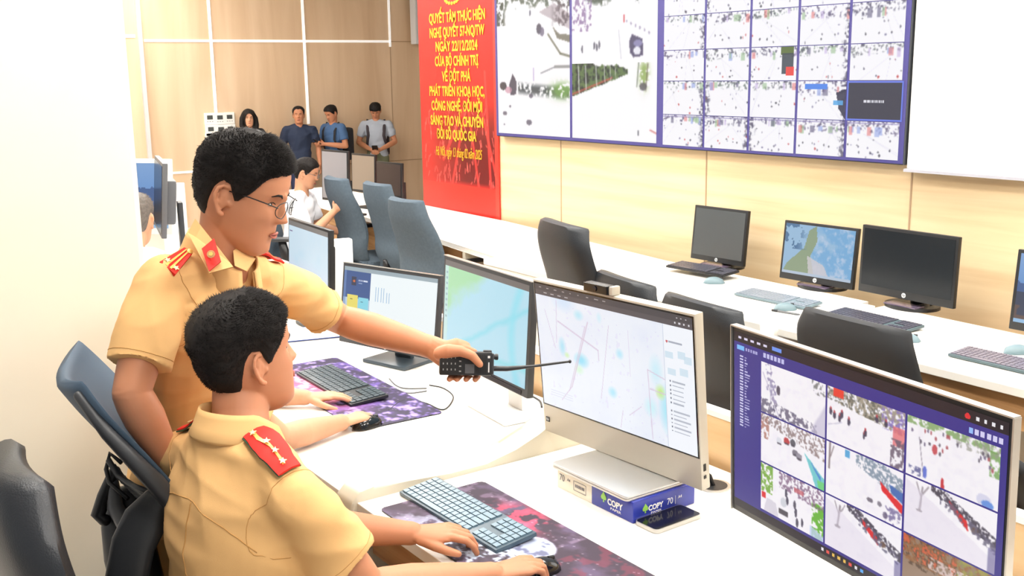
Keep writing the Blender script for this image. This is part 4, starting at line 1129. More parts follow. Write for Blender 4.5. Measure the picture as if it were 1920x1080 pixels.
def chair(label, loc, rz, kind='high', group=None, seat_z=.47, fab=None, top=1.08, arms=True):
    t = thing('office_chair', label, 'chair', (loc[0], loc[1], 0), rad(rz), group)
    fab = fab or FABB
    s = top / 1.08
    if kind == 'high':
        prof = [(-.17, .46), (-.205, .56), (-.20, .68), (-.235, .82), (-.285, .95), (-.30, 1.02), (-.305, 1.08)]
        wid = [.40, .46, .50, .49, .43, .395, .36]
        slab_back([(a, b * s) for a, b in prof], wid, .075, bow=.035).build('backrest', fab, t, sharp=50)
    elif kind == 'exec':
        prof = [(-.17, .45), (-.225, .56), (-.215, .68), (-.25, .82), (-.285, .93), (-.30, 1.01), (-.29, 1.08)]
        wid = [.44, .50, .52, .525, .51, .485, .44] if top < 1.145 else [.46, .50, .515, .50, .465, .41, .32]
        if top > 1.145:
            prof = [(-.17, .46), (-.21, .565), (-.215, .67), (-.24, .775), (-.27, .88), (-.29, .985), (-.285, 1.08)]; wid = [.46, .50, .52, .525, .505, .45, .28]
        slab_back([(a, b * s) for a, b in prof], wid, .085, bow=.03).build('backrest', fab, t, sharp=60)
        for k in range(4): MB().tube([(-.20 + .03 * abs(q), -.162 + .02 * (q / 2) ** 2 - .02, .55 + .035 * k + .0 * q) for q in ()] or [(-.2, -.16, .56 + .035 * k), (0, -.19, .55 + .035 * k), (.2, -.16, .56 + .035 * k)], .008, 8).build('lumbar_rib', BLACKP, t, smooth=True)
    elif kind == 'mesh':      # shaped back with open ribs at the waist
        prof = [(-.10, .60), (-.15, .68), (-.21, .80), (-.29, .92), (-.37, 1.02), (-.415, 1.08)]
        wid = [.40, .43, .46, .47, .46, .36]
        slab_back([(a, b * s) for a, b in prof], wid, .03, bow=.05).build('backrest', fab, t, sharp=60)
        fr = []
        for sx in (-1, 1):
            MB().tube([(sx * w / 2 * 1.0, a + .035, b * s) for (a, b), w in zip([(-.07, .52)] + prof, [.38] + wid)], [.020] * 5 + [.014, .010], 10, round_cap=True).build('back_frame', DGREY, t, smooth=True)
        for k in range(5):
            z = .50 + .035 * k
            MB().tube([(-.19, -.07 - .01 * k, z * s), (-.1, -.125 - .008 * k, (z - .01) * s), (0, -.14 - .008 * k, (z - .015) * s), (.1, -.125 - .008 * k, (z - .01) * s), (.19, -.07 - .01 * k, z * s)], .007, 8).build('lumbar_rib', DGREY, t, smooth=True)
        MB().tube([(0, -.02, .42), (0, -.16, .45), (0, -.19, .56), (0, -.17, .64)], [.03, .035, .035, .02], 10, flat=.5, fdir=(0, 1, 0)).build('back_support', BLACKP, t, smooth=True)
    if kind != 'mesh':
        MB().tube([(0, -.02, .42), (0, -.17, .42), (0, -.225, .46), (0, -.235, .52)], [.03, .032, .03, .02], 10).build('back_support', BLACKP, t, smooth=True)
    # seat cushion
    g = MB(); pts = rr(.50, .48, .09, 6)
    g.prism(pts, seat_z - .075, seat_z, T=Matrix.Translation((0, .05, 0)), bev=.02); g.build('seat', fab, t, sharp=60)
    MB().box((0, .02, seat_z - .09), (.2, .24, .04), bev=.01).build('mechanism', BLACKP, t, sharp=40)
    if arms:
        for sx in (-1, 1):
            MB().tube([(sx * .22, .02, seat_z - .07), (sx * .285, .02, seat_z - .05), (sx * .295, .0, seat_z + .08), (sx * .29, -.02, seat_z + .18)], [.018, .022, .024, .02], 8, flat=1.5, fdir=(0, 1, 0)).build('arm_post', BLACKP, t, smooth=True)
            MB().box((sx * .288, .02, seat_z + .19), (.075, .26, .03), bev=.012).build('armrest', DGREY, t, sharp=60)
    MB().cyl((0, 0, .1), (0, 0, .24), .03, 16).cyl((0, 0, .24), (0, 0, seat_z - .1), .018, 16).build('gas_lift', BLACKP, t, sharp=40)
    for k in range(5):
        a = 2 * PI * k / 5 + .3
        lg = MB().tube([(0, 0, .12), (.16 * math.cos(a), .16 * math.sin(a), .10), (.31 * math.cos(a), .31 * math.sin(a), .075)], [.028, .022, .016], 8).build('base_leg', BLACKP, t, smooth=True)
        c = Vector((.31 * math.cos(a), .31 * math.sin(a), .03)); d = Vector((-math.sin(a), math.cos(a), 0))
        MB().cyl(c - d * .022, c + d * .022, .029, 14).build('caster', BLACKG, lg, sharp=40)
    return t
E_ = 0
# row of chairs between the two desk rows, facing the screen wall
def cpos(u, v, z, dy=.30, dx=0):
    p = PZ(u, v, z); return (p.x + dx, p.y + dy)
grp = 'high backed grey chairs in front of the banner'
chair('grey-blue high backed chair beside the seated man in white', cpos(627, 336, 1.07, .3), -2, 'high', grp, top=1.08)
chair('grey-blue high backed chair, middle of the three in front of the banner', cpos(702, 349, 1.05, .3), 0, 'high', grp, top=1.07)
chair('grey-blue high backed chair nearest the white desk end, with a slanted top edge', cpos(752, 379, 1.03, .3), 4, 'high', grp, top=1.05)
chair('black leather chair standing alone behind the silver monitor, taller than its neighbours', cpos(1060, 428, 1.12, .3), -12, 'exec', None, fab=LEATH, top=1.14)
chair('low black leather chair showing only its top edge above the silver monitor', cpos(1178, 531, .93, .29), -10, 'exec', None, fab=LEATH, top=.95)
chair('black leather chair with ribbed lower back, right of the silver monitor', cpos(1318, 573, .93, .29), -6, 'exec', None, fab=LEATH, top=.945)
chair('black chair whose back rises behind the nine-picture monitor', cpos(1602, 606, .985, .29), -4, 'exec', None, fab=mat('black_fabric', (28, 31, 36), .7), top=1.0)
chair('dark chair at the right edge behind the nine-picture monitor', (-1.12, 2.62), 10, 'mesh', None, fab=mat('black_fabric', (28, 31, 36), .7), top=.92)
# chairs at the left
LC = chair('chair with a blue-grey back and open black ribs behind the standing officer', (-2.235, .845), -12, 'mesh', None, fab=LEATHB, top=1.215, arms=True)
chair('large black padded chair under the seated officer, cut off at lower left', (-2.02, .56), 0, 'exec', None, fab=mat('black_leather_cool', (28, 32, 39), .4, bump=.2, bscale=300), top=1.15, arms=False)

for k in range(5):
    MB().tube([P(203 + 9 * k, 862 + 11 * k, 2.34), P(222 + 9 * k, 893 + 9 * k, 2.33), P(252 + 7 * k, 912 + 6 * k, 2.28), P(288, 926 + 5 * k, 2.22)], .0065, 8).build('lumbar_rib', DGREY, LC, True, True)
MB().tube([P(228, 868, 2.34), P(206, 850, 2.35), P(199, 880, 2.34), P(205, 905, 2.33), P(240, 935, 2.3)], .005, 8).build('rib_frame', BLACKP, LC, True, True)
MB().tube([P(215, 885, 2.36), P(196, 930, 2.36), P(184, 965, 2.36), P(196, 975, 2.36)], [.014, .016, .016, .014], 10, round_cap=True).build('tilt_lever', BLACKP, LC, True, True)
MB().tube([P(296, 935, 2.2), P(272, 975, 2.2), P(250, 1020, 2.2), P(232, 1110, 2.2)], [.030, .046, .046, .044], 16, flat=.5, fdir=tuple(-cF), round_cap=True).build('arm_bracket', DGREY, LC, True, True)
MB().tube([P(212, 900, 2.36), P(216, 950, 2.36), P(240, 990, 2.34), P(275, 1020, 2.3)], [.012, .018, .02, .02], 12, round_cap=True).build('back_band', MGREY, LC, True, True)
MB().tube([P(240, 930, 2.40), P(236, 985, 2.40), P(245, 1040, 2.40), P(262, 1110, 2.40)], [.04, .055, .06, .06], 18, flat=.6, fdir=tuple(-cF), round_cap=True).build('back_housing', BLACKP, LC, True, True)

# ================================================================== PEOPLE
def frame_from(fwd, up):
    y = Vector(fwd).normalized(); z = Vector(up); z = (z - y * z.dot(y)).normalized(); x = y.cross(z)
    return Matrix(((x.x, y.x, z.x), (x.y, y.y, z.y), (x.z, y.z, z.z))).to_4x4()
HP = [  # z, front y, back y, half width   (metres, adult head, origin mid head)
    (-.122, .060, .015, .022), (-.116, .074, .002, .034), (-.105, .083, -.014, .046), (-.088, .085, -.036, .056), (-.070, .086, -.056, .0615), (-.052, .087, -.072, .066),
    (-.034, .086, -.084, .0695), (-.015, .0845, -.092, .0725), (.005, .083, -.097, .0745), (.025, .0885, -.099, .076), (.045, .090, -.0985, .0765), (.065, .087, -.095, .075),
    (.082, .078, -.087, .070), (.096, .062, -.073, .060), (.106, .043, -.054, .045), (.113, .022, -.030, .026), (.116, .004, -.006, .006)]
def hprof(z):
    if z <= HP[0][0]: return HP[0][1:]
    for a, b in zip(HP, HP[1:]):
        if z <= b[0]:
            f = (z - a[0]) / (b[0] - a[0]); f = f
            return tuple(a[i] * (1 - f) + b[i] * f for i in (1, 2, 3))
    return HP[-1][1:]
def head_pt(z, a, off=0.0, k=1.0):
    """a = 0 front, +pi/2 = right side (x+), pi = back"""
    yf, yb, w = hprof(z)
    cy, hy = (yf + yb) / 2, (yf - yb) / 2
    ca, sa = math.cos(a), math.sin(a)
    e = 2.35
    r = (abs(ca) ** e + abs(sa) ** e) ** (-1 / e)
    return Vector((r * sa * (w + off) * k, cy + r * ca * (hy + off), z))
def g3(p, c, s): return math.exp(-sum(((p[i] - c[i]) / s[i]) ** 2 for i in range(3)))
def head_grid(female=False):
    rows = []
    NZ, NA = 46, 64
    zs = [-.122 + .238 * (i / (NZ - 1)) for i in range(NZ)]
    for z in zs:
        row = []
        for k in range(NA):
            a = 2 * PI * k / NA
            p = head_pt(z, a)
            if p.y > 0:
                x, y = p.x, p.y; ax = abs(x)
                d = 0
                nz = max(0, min(1, (.028 - z) / .058))                # nose: bridge to tip
                if -.040 < z < .03: d += (.006 + .022 * nz ** 1.3) * math.exp(-(x / (.0075 + .007 * nz)) ** 2) * (1 if z > -.030 else max(0, (z + .040) / .010))
                d += .006 * math.exp(-((ax - .013) / .006) ** 2 - ((z + .028) / .008) ** 2)
                d -= .010 * math.exp(-((ax - .031) / .014) ** 2 - ((z - .006) / .011) ** 2)      # eye sockets
                d += .0065 * math.exp(-((ax - .031) / .010) ** 2 - ((z - .005) / .006) ** 2)
                d += .004 * math.exp(-((ax - .028) / .018) ** 2 - ((z - .026) / .007) ** 2)      # brow
                d += .005 * math.exp(-((ax - .044) / .016) ** 2 - ((z + .026) / .016) ** 2)      # cheek
                d += .0045 * math.exp(-(x / .017) ** 2 - ((z + .0565) / .0050) ** 2)              # lips
                d += .0045 * math.exp(-(x / .016) ** 2 - ((z + .0680) / .0050) ** 2)
                d -= .003 * math.exp(-(x / .018) ** 2 - ((z + .0625) / .0025) ** 2)
                d -= .003 * math.exp(-(x / .02) ** 2 - ((z + .080) / .006) ** 2)
                d += .005 * math.exp(-(x / .018) ** 2 - ((z + .100) / .010) ** 2)                # chin
                p.y += d
            row.append(tuple(p))
        rows.append(row)
    return rows
EAR = [(0, .030), (.010, .033), (.019, .026), (.022, .012), (.019, -.002), (.014, -.014), (.008, -.024), (.001, -.027)]
def add_head(mb, M, s=1.0):
    T = M @ Matrix.Scale(s, 4)
    rows = head_grid()
    g0 = len(mb.bm.verts)
    mb.grid(rows, T=T, close_u=True)
    vs = list(mb.bm.verts)[g0:]; m = len(rows[0])
    mb.bm.faces.new(vs[:m][::-1]); mb.bm.faces.new(vs[-m:])
    for sx in (-1, 1):
        # ear: helix rim, bowl, lobe
        def E3(a, b, o=0): return (sx * (.0755 + .010 * max(0, a) / .02 + o), -.006 - a, b - .012)
        mb.tube([E3(a, b, .002) for a, b in EAR], [.0035, .0042, .0045, .0045, .0042, .004, .0055, .006], 8, T=T, round_cap=True)
        mb.sphere((sx * .077, -.016, -.010), (.0045, .015, .024), T=T, seg=12)
        mb.tube([E3(.002, .014, .001), E3(.010, .010, .001), E3(.011, -.002, .001), E3(.004, -.010, .001)], .0028, 6, T=T, round_cap=True)
        mb.sphere((sx * .074, .001, -.014), (.006, .006, .008), T=T, seg=10)
def hair_limit(a, style):
    """lowest z of the hair at angle a (0 front, pi back)"""
    d = abs((a + PI) % (2 * PI) - PI) * 180 / PI
    pts = {'short': [(0, .072), (25, .070), (42, .064), (54, .050), (60, .030), (66, .014), (72, .004), (78, -.008), (83, .000), (88, .026), (100, .030), (108, .018), (116, -.014), (126, -.044), (145, -.064), (180, -.073)],
           'receding': [(0, .086), (25, .092), (42, .078), (54, .056), (60, .034), (66, .016), (72, .006), (78, -.006), (83, .002), (88, .026), (100, .030), (108, .018), (116, -.012), (126, -.036), (145, -.050), (180, -.056)],
           'fringe': [(0, .050), (25, .050), (42, .050), (54, .040), (60, .026), (66, .012), (72, .004), (78, -.008), (83, .0), (88, .026), (100, .030), (108, .018), (116, -.012), (126, -.038), (145, -.052), (180, -.058)],
           'long': [(0, .076), (20, .066), (38, .030), (50, -.04), (60, -.10), (75, -.12), (180, -.12)]}[style]
    for p, q in zip(pts, pts[1:]):
        if d <= q[0]: return p[1] + (q[1] - p[1]) * (d - p[0]) / (q[0] - p[0])
    return pts[-1][1]
def hair(M, s, style, parent, strands, thick=.016, seed=1, m=None, slen=.011):
    rn = random.Random(seed)
    T = M @ Matrix.Scale(s, 4)
    NZ, NA = 40, 72
    g = MB(T)
    outer = []; inner = []
    for i in range(NZ):
        ro, ri = [], []
        for k in range(NA):
            a = 2 * PI * k / NA
            zl = hair_limit(a, style)
            z = zl + (.1155 - zl) * (i / (NZ - 1)) ** .9
            f = min(1, (z - zl) / .035) ** .6
            topf = max(0, min(1, (z - .01) / .09))
            if style == 'long': th = .012 + .012 * topf
            else: th = (.0015 + (thick * .35 + thick * .65 * topf) * f)
            dd = abs((a + PI) % (2 * PI) - PI)
            if dd < .9 and style != 'receding': th += .003 * topf * (1 - dd / .9) * f
            nv = .0030 * (noise.noise(Vector((math.cos(a) * 5, math.sin(a) * 5, z * 60 + seed))) + .6 * noise.noise(Vector((math.cos(a) * 16, math.sin(a) * 16, z * 160 + seed))))
            tk = max(0, min(1, (z - .05) / .0655)) ** 2
            p = head_pt(min(z, .1158), a, off=(th + nv) * (1 - tk))
            p.z = z + (th + nv) * tk ** .7
            ro.append(tuple(p)); q = head_pt(min(z, .1158), a, off=-.004); ri.append(tuple(q))
        outer.append(ro); inner.append(ri)
    g.grid(outer, close_u=True); g.grid(inner[::-1], close_u=True)
    g.grid([inner[0], outer[0]], close_u=True)
    g.bm.faces.new([v for v in list(g.bm.verts)[(NZ - 1) * NA:NZ * NA]])
    # strands
    vs = []; fs = []
    for _ in range(strands):
        i = int((rn.random() ** .8) * (NZ - 2)); k = rn.randrange(NA)
        p = Vector(outer[i][k]).lerp(Vector(outer[i + 1][(k + 1) % NA]), rn.random())
        a = 2 * PI * k / NA
        nrm = Vector((p.x, p.y * .8, max(0, p.z) * .9 + .01)).normalized()
        topf = max(0, min(1, (p.z - .03) / .08))
        flow = Vector((p.x * 2, .06, -.05)) if p.z > .05 else Vector((0, .02 if abs(a) < 1.4 else 0, -.1))
        flow.normalize()
        d = (nrm * (.30 + .35 * topf) + flow * .8 + Vector((rn.gauss(0, .2), rn.gauss(0, .2), rn.gauss(0, .2)))).normalized()
        L = slen * rn.uniform(.5, 1.3) * (.35 + .65 * topf) * (1 if i > 2 else .5); wd = rn.uniform(.0006, .0012)
        s1 = d.cross(nrm); s1 = s1.normalized() * wd if s1.length > 1e-6 else Vector((wd, 0, 0)); s2 = d.cross(s1).normalized() * wd
        b = len(vs); p0 = p - nrm * .002
        vs += [p0 + s1, p0 - s1 * .5 + s2, p0 - s1 * .5 - s2, p + d * L]
        fs += [(b, b + 1, b + 3), (b + 1, b + 2, b + 3), (b + 2, b, b + 3)]
    g._add(vs, fs)
    me = g.mesh()
    return link('hair', me, m or HAIRM, parent, True, True)
def hand_tubes(mb, M, side, curl=.5, spread=.10, s=1.0, thumb=(.9, .5), curls=None):
    """M: wrist frame, +y towards fingertips, +z back of the hand; side +1 = thumb on +x"""
    T = M @ Matrix.Scale(s, 4)
    mb.tube([(0, -.015, 0), (0, .01, 0), (side * .002, .045, .001), (0, .078, .001), (0, .092, 0)], [.024, .029, .036, .041, .037], 18, T=T, flat=[.62, .56, .40, .32, .26], fdir=(0, 0, 1), round_cap=True)
    mb.sphere((side * .022, .035, -.006), (.018, .030, .013), T=T, seg=12)
    F = [(side * .030, .090, .072, .0088), (side * .0105, .096, .080, .0090), (-side * .0095, .093, .074, .0086), (-side * .0285, .083, .060, .0076)]
    for i, (x, y, L, r) in enumerate(F):
        c = (curls[i] if curls else curl)
        ang = [c * .55, c * 1.0, c * .7]
        sp = spread * (side * (1.5 - i)) * .6
        p = Vector((x * .86, y - .022, .001)); pts = [p]; th = .12
        segs = [.024, L * .45, L * .30, L * .25]
        for j, sl in enumerate(segs):
            if j: th += -ang[j - 1]
            d = Vector((math.sin(sp) * math.cos(th), math.cos(sp) * math.cos(th), math.sin(th)))
            p = p + d * sl; pts.append(p)
        mb.tube(pts, [r * 1.1, r * 1.08, r * 1.04, r * .95, r * .80], 12, T=T, round_cap=True)
    a0, dn = thumb
    p = Vector((side * .020, .018, -.004)); d = Vector((side * math.sin(a0), math.cos(a0), -.25 * dn)).normalized()
    p2 = p + d * .042; d2 = Vector((side * math.sin(a0 * .55), math.cos(a0 * .55), -.35 * dn)).normalized(); p3 = p2 + d2 * .030
    d3 = Vector((side * math.sin(a0 * .25), math.cos(a0 * .25), -.35 * dn)).normalized(); p4 = p3 + d3 * .024
    mb.tube([p, p2, p3, p4], [.0135, .0115, .0105, .0082], 12, T=T, round_cap=True)
def lerp(a, b, t): return Vector(a).lerp(Vector(b), t)
def bvh(o):
    me = o.data; M = mw(o)
    return BVHTree.FromPolygons([M @ v.co for v in me.vertices], [tuple(p.vertices) for p in me.polygons])
def on_surf(tree, p, off=.001):
    l, n, i, d = tree.find_nearest(Vector(p))
    return l + n * off, n
def person(name, label, J, s=1.0, skin=None, shirt=None, trousers=None, style='short', voxel=.0055, cvoxel=.007, strands=1500, fold=.004, sleeve=.62, hs=1.0, hairm=None, shoe=True, extra_body=None, group=None, long_sleeve=False, torso_w=None, wrist_frames=None, seed=1, hair_thick=.016, sl_r=None):
    """J: joints in world coordinates"""
    skin = skin or SKIN
    base = J['pelvis'].copy(); base.z = J.get('floor', 0)
    root = thing(name, label, 'person', base, 0, group)
    HM = Matrix.Translation(J['head']) @ frame_from(J['hf'], J['hu'])
    up = (J['neck'] - J['pelvis']).normalized()
    rt = (J['rsh'] - J['lsh']).normalized()
    fw = up.cross(rt).normalized()
    T = HM @ Matrix.Scale(s * hs, 4)
    # ---- body
    b = MB()
    add_head(b, HM, s * hs)
    ns = J['neck'] - up * .05 * s; ne = HM @ Vector((0, -.022 * s, -.055 * s)); nm = lerp(ns, ne, .5) 
    b.tube([ns, nm, ne], [.066 * s, .056 * s, .056 * s], 36, round_cap=True)
    tw = torso_w or 1.0
    def sec(t, w, d, o=0.0):
        c = lerp(J['pelvis'], J['neck'], t) + fw * o * s
        return [c + rt * (w * s * tw * math.cos(q)) + fw * (d * s * math.sin(q)) for q in [2 * PI * k / 32 for k in range(32)]]
    def torso(mb, g, o=0):
        S = [(-.06, .150 + g, .10 + g), (.0, .158 + g, .108 + g), (.2, .146 + g, .104 + g), (.4, .142 + g, .102 + g), (.6, .158 + g, .112 + g), (.76, .165 + g, .108 + g), (.86, .150 + g, .092 + g), (.93, .115 + g, .075 + g), (.985, .068 + g, .060 + g)]
        rows = [sec(t, w, d, -.012 * (t > .9)) for t, w, d in S]
        n0 = len(mb.bm.verts); mb.grid([[tuple(p) for p in r] for r in rows], close_u=True)
        vs = list(mb.bm.verts)[n0:]; mb.bm.faces.new(vs[:32][::-1]); mb.bm.faces.new(vs[-32:])
    torso(b, -.026)
    for sd in ('r', 'l'):
        sh, el, wr = J[sd + 'sh'], J[sd + 'el'], J[sd + 'wr']
        b.sphere(sh, .043 * s, seg=14)
        b.tube([lerp(J['neck'], sh, .4) - up * .05 * s, sh], [.034 * s, .040 * s], 14)
        e1 = (sh - el).normalized(); e2 = (wr - el).normalized()
        b.tube([sh, lerp(sh, el, .35), lerp(sh, el, .8), el], [.044 * s, .047 * s, .042 * s, .038 * s], 32, round_cap=True)
        b.tube([el, lerp(el, wr, .12), lerp(el, wr, .35), lerp(el, wr, .7), lerp(el, wr, .93), wr], [.038 * s, .041 * s, .042 * s, .034 * s, .0275 * s, .027 * s], 32, round_cap=True)
        if J.get(sd + 'h') is not None:
            fwd, back = J[sd + 'h'][:2]; kw = J[sd + 'h'][2] if len(J[sd + 'h']) > 2 else {}
            hand_tubes(b, Matrix.Translation(wr) @ frame_from(fwd, back), (1 if sd == 'l' else -1), s=s, **kw)
    if extra_body: extra_body(b)
    me = remesh(b.mesh(), voxel, 6 if voxel < .004 else 3, .4)
    body_o = link('body', me, skin, root, True, True)
    ft = bvh(body_o)
    def onf(x, y, z, o=.0006):
        d = (HM.to_3x3() @ Vector((0, -1, 0))).normalized(); l, n, i, t_ = ft.ray_cast(T @ Vector((x, y + .06, z)), d)
        return (l - d * o) if l is not None else T @ Vector((x, y, z))
    # ---- face details
    for sx in (-1, 1):
        g = MB(); g.tube([onf(sx * .014, .0955, .021), onf(sx * .024, .0965, .0275), onf(sx * .036, .0915, .0285), onf(sx * .047, .083, .024)], [.0016, .0028, .0026, .0010], 8, flat=.6, fdir=tuple(J['hf'])); g.build('eyebrow', HAIRM, root, True, True)
        ec = onf(sx * .031, .08, .0040, 0); er = (HM.to_3x3() @ Vector((0, 1, 0))); ET = Matrix.Translation(ec - er * .0055 * s) @ HM.to_3x3().to_4x4() @ Matrix.Scale(s * hs, 4)
        g = MB(ET); g.sphere((0, 0, 0), (.0105, .0068, .0038), seg=14); g.build('eye', mat('eye_white', (196, 182, 172), .35), root, True, True)
        g = MB(ET); g.sphere((0, .0044, 0), (.0044, .0030, .0036), seg=12); g.build('iris', mat('eye_dark', (30, 18, 14), .15), root, True, True)
        g = MB(); g.tube([onf(sx * .0195, .0835, .0055), onf(sx * .026, .0875, .0088), onf(sx * .034, .0868, .0090), onf(sx * .042, .078, .0055)], .0009, 6); g.build('eyelid', HAIRM, root, True, True)
    LIP = mat('lips', (168, 92, 78), .5)
    g = MB(T); g.tube([(-.021, .0870, -.0625), (-.01, .0925, -.0590), (0, .0938, -.0595), (.01, .0925, -.0590), (.021, .0870, -.0625)], [.0012, .0028, .0030, .0028, .0012], 8)
    g.tube([(-.020, .0870, -.0635), (-.01, .0920, -.0665), (0, .0932, -.0672), (.01, .0920, -.0665), (.020, .0870, -.0635)], [.0010, .0030, .0034, .0030, .0010], 8); g.build('lips', LIP, root, True, True)
    hair(HM, s * hs, style, root, strands, seed=seed, m=hairm, thick=hair_thick)
    # ---- shirt
    g = MB(); torso(g, .010)
    srs = sl_r or (.068, .066, .064)
    for sd in ('r', 'l'):
        sh, el, wr = J[sd + 'sh'], J[sd + 'el'], J[sd + 'wr']
        g.sphere(sh - up * .005 * s, .060 * s, seg=16)
        g.tube([lerp(J['neck'], sh, .12) - up * .030 * s, lerp(J['neck'], sh, .45) - up * .020 * s, lerp(J['neck'], sh, .75) - up * .020 * s, sh - up * .004 * s], [.060 * s, .064 * s, .064 * s, .060 * s], 16)
        if long_sleeve:
            g.tube([sh, lerp(sh, el, .5), el, lerp(el, wr, .5), lerp(el, wr, .92)], [.062 * s, .058 * s, .052 * s, .046 * s, .040 * s], 18)
        else:
            g.tube([sh, lerp(sh, el, sleeve * .35), lerp(sh, el, sleeve * .7), lerp(sh, el, sleeve)], [srs[0] * .9 * s, srs[0] * s, srs[1] * s, srs[2] * s], 22)
    me = remesh(g.mesh(), cvoxel, 5, .5)
    if fold:
        def fn(c):
            q = Vector((c.x, c.y, c.z))
            a = q.dot(rt); h = q.dot(up); f_ = q.dot(fw)
            v1 = noise.noise(Vector((a * 9 + h * 4, f_ * 9, h * 3.2 + seed)))
            v2 = noise.noise(Vector((a * 5 + h * 16, f_ * 6, h * 9 + seed * 3)))
            v3 = noise.noise(Vector((a * 4 + 7, f_ * 4, h * 5 + seed * 2 + a * 6)))
            return fold * ((1 - abs(v1) * 3.0) * .7 + .55 * (1 - abs(v2) * 3.0) + 1.0 * (1 - abs(v3) * 3.2)) - fold * 1.0
        displace(me, fn)
    shirt_o = link('shirt', me, shirt or TAN, root, True, True)
    # ---- trousers
    tm = trousers or mat('dark_trousers', (44, 46, 58), .8)
    g = MB()
    rows = [sec(t, w, d) for t, w, d in ((-.16, .135, .10), (-.06, .160, .118), (.06, .158, .114), (.15, .150, .108))]
    n0 = len(g.bm.verts); g.grid([[tuple(p) for p in r] for r in rows], close_u=True)
    vs = list(g.bm.verts)[n0:]; g.bm.faces.new(vs[:32][::-1]); g.bm.faces.new(vs[-32:])
    for sd in ('r', 'l'):
        hp, kn, an = J[sd + 'hip'], J[sd + 'kn'], J[sd + 'an']
        g.tube([hp, lerp(hp, kn, .5), kn], [.092 * s, .080 * s, .062 * s], 16, round_cap=True)
        g.tube([kn, lerp(kn, an, .4), an], [.062 * s, .058 * s, .050 * s], 16)
    me = remesh(g.mesh(), .012, 4)
    link('trousers', me, tm, root, True, True)
    if shoe:
        for sd in ('r', 'l'):
            an = J[sd + 'an']; ff = Vector((J['ff'].x, J['ff'].y, 0)).normalized()
            a0 = an.copy(); a0.z = J.get('floor', 0) + .045
            g = MB(); g.tube([a0 - ff * .06, a0, a0 + ff * .09 - Vector((0, 0, .01)), a0 + ff * .17 - Vector((0, 0, .018))], [.038, .042, .044, .030], 14, flat=[1, 1, .75, .6], fdir=(0, 0, 1), round_cap=True)
            g.build('shoe', mat('black_shoe', (26, 24, 24), .3), root, True, True)
    return root, HM, T, shirt_o, (up, rt, fw)

def seam(tree, pts, r, name, m, parent, off=.0, n=24):
    out = []
    P3 = [Vector(p) for p in pts]
    for i in range(len(P3) - 1):
        for k in range(n // (len(P3) - 1)):
            out.append(on_surf(tree, P3[i].lerp(P3[i + 1], k / (n // (len(P3) - 1))), off)[0])
    out.append(on_surf(tree, P3[-1], off)[0])
    return MB().tube(out, r, 6).build(name, m, parent, True, True)
def patch(tree, quad, name, m, parent, off=.003, th=.003, nu=10, nv=6, lift=None):
    """a cloth patch lying on the surface; quad = 4 world corners"""
    a, b, c, d = [Vector(q) for q in quad]
    top = []; bot = []
    for i in range(nu + 1):
        rt_, rb = [], []
        for j in range(nv + 1):
            p = a.lerp(b, i / nu).lerp(d.lerp(c, i / nu), j / nv)
            q, n = on_surf(tree, p, 0)
            o = off + (lift(i / nu, j / nv) if lift else 0)
            rt_.append(tuple(q + n * (o + th))); rb.append(tuple(q + n * o))
        top.append(rt_); bot.append(rb)
    g = MB(); g.grid(top); g.grid(bot[::-1])
    per = lambda R: R[0] + [r_[-1] for r_ in R[1:]] + R[-1][-2::-1] + [r_[0] for r_ in R[-2:0:-1]]
    g.grid([per(bot), per(top)], close_u=True)
    bmesh.ops.remove_doubles(g.bm, verts=g.bm.verts[:], dist=1e-6)
    return g.build(name, m, parent, False, True, sharp=50)
def stdJ(pos, yaw, s=1.0, seated=False, hf=None, arms=None, lean=0.0, floor=0.0, hand=True, seatz=.50):
    """standard joints in world coordinates for a figure at pos facing yaw (0 = +y, + = to the left)"""
    R3 = Matrix.Rotation(rad(yaw), 4, 'Z'); O = Matrix.Translation((pos[0], pos[1], floor)) @ R3
    L = Matrix.Rotation(-rad(lean), 4, 'X')
    def W(x, y, z): return O @ Vector((x * s, y * s, z * s))
    pz = .90 if not seated else seatz / s + .06
    def U(x, y, z):     # upper body point given relative to the pelvis, leaned
        q = L @ Vector((x * s, y * s, z * s)); return O @ Vector((q.x, q.y, q.z + pz * s))
    J = {'pelvis': U(0, 0, 0), 'neck': U(0, 0, .535), 'head': U(0, .025, .675), 'rsh': U(.185, 0, .475), 'lsh': U(-.185, 0, .475), 'floor': floor}
    arms = arms or {}
    for sd, sg in (('r', 1), ('l', -1)):
        e, w_ = arms.get(sd, ((.24, -.02, .19), (.25, .05, -.05)))
        J[sd + 'el'] = U(e[0] * sg, e[1], e[2]); J[sd + 'wr'] = U(w_[0] * sg, w_[1], w_[2])
        J[sd + 'hip'] = U(.09 * sg, .0, -.03)
        if seated: J[sd + 'kn'] = W(.11 * sg, .44, .50); J[sd + 'an'] = W(.11 * sg, .46, .08)
        else: J[sd + 'kn'] = W(.10 * sg, .02, .47); J[sd + 'an'] = W(.10 * sg, .0, .07)
    f = O.to_3x3() @ Vector((0, 1, 0)); J['ff'] = f
    h = Vector((0, 1, 0)) if hf is None else Vector(hf)
    J['hf'] = O.to_3x3() @ h; J['hu'] = O.to_3x3() @ Vector((0, 0, 1)) if abs(h.z) < .3 else O.to_3x3() @ Vector((0, .3 if h.z < 0 else -.3, 1))
    if hand:
        for sd in ('r', 'l'):
            d = (J[sd + 'wr'] - J[sd + 'el']).normalized()
            out = (J['rsh'] - J['lsh']).normalized() * (1 if sd == 'r' else -1)
            J[sd + 'h'] = (d, out + Vector((0, 0, .2)), {'curl': .5})
    return J

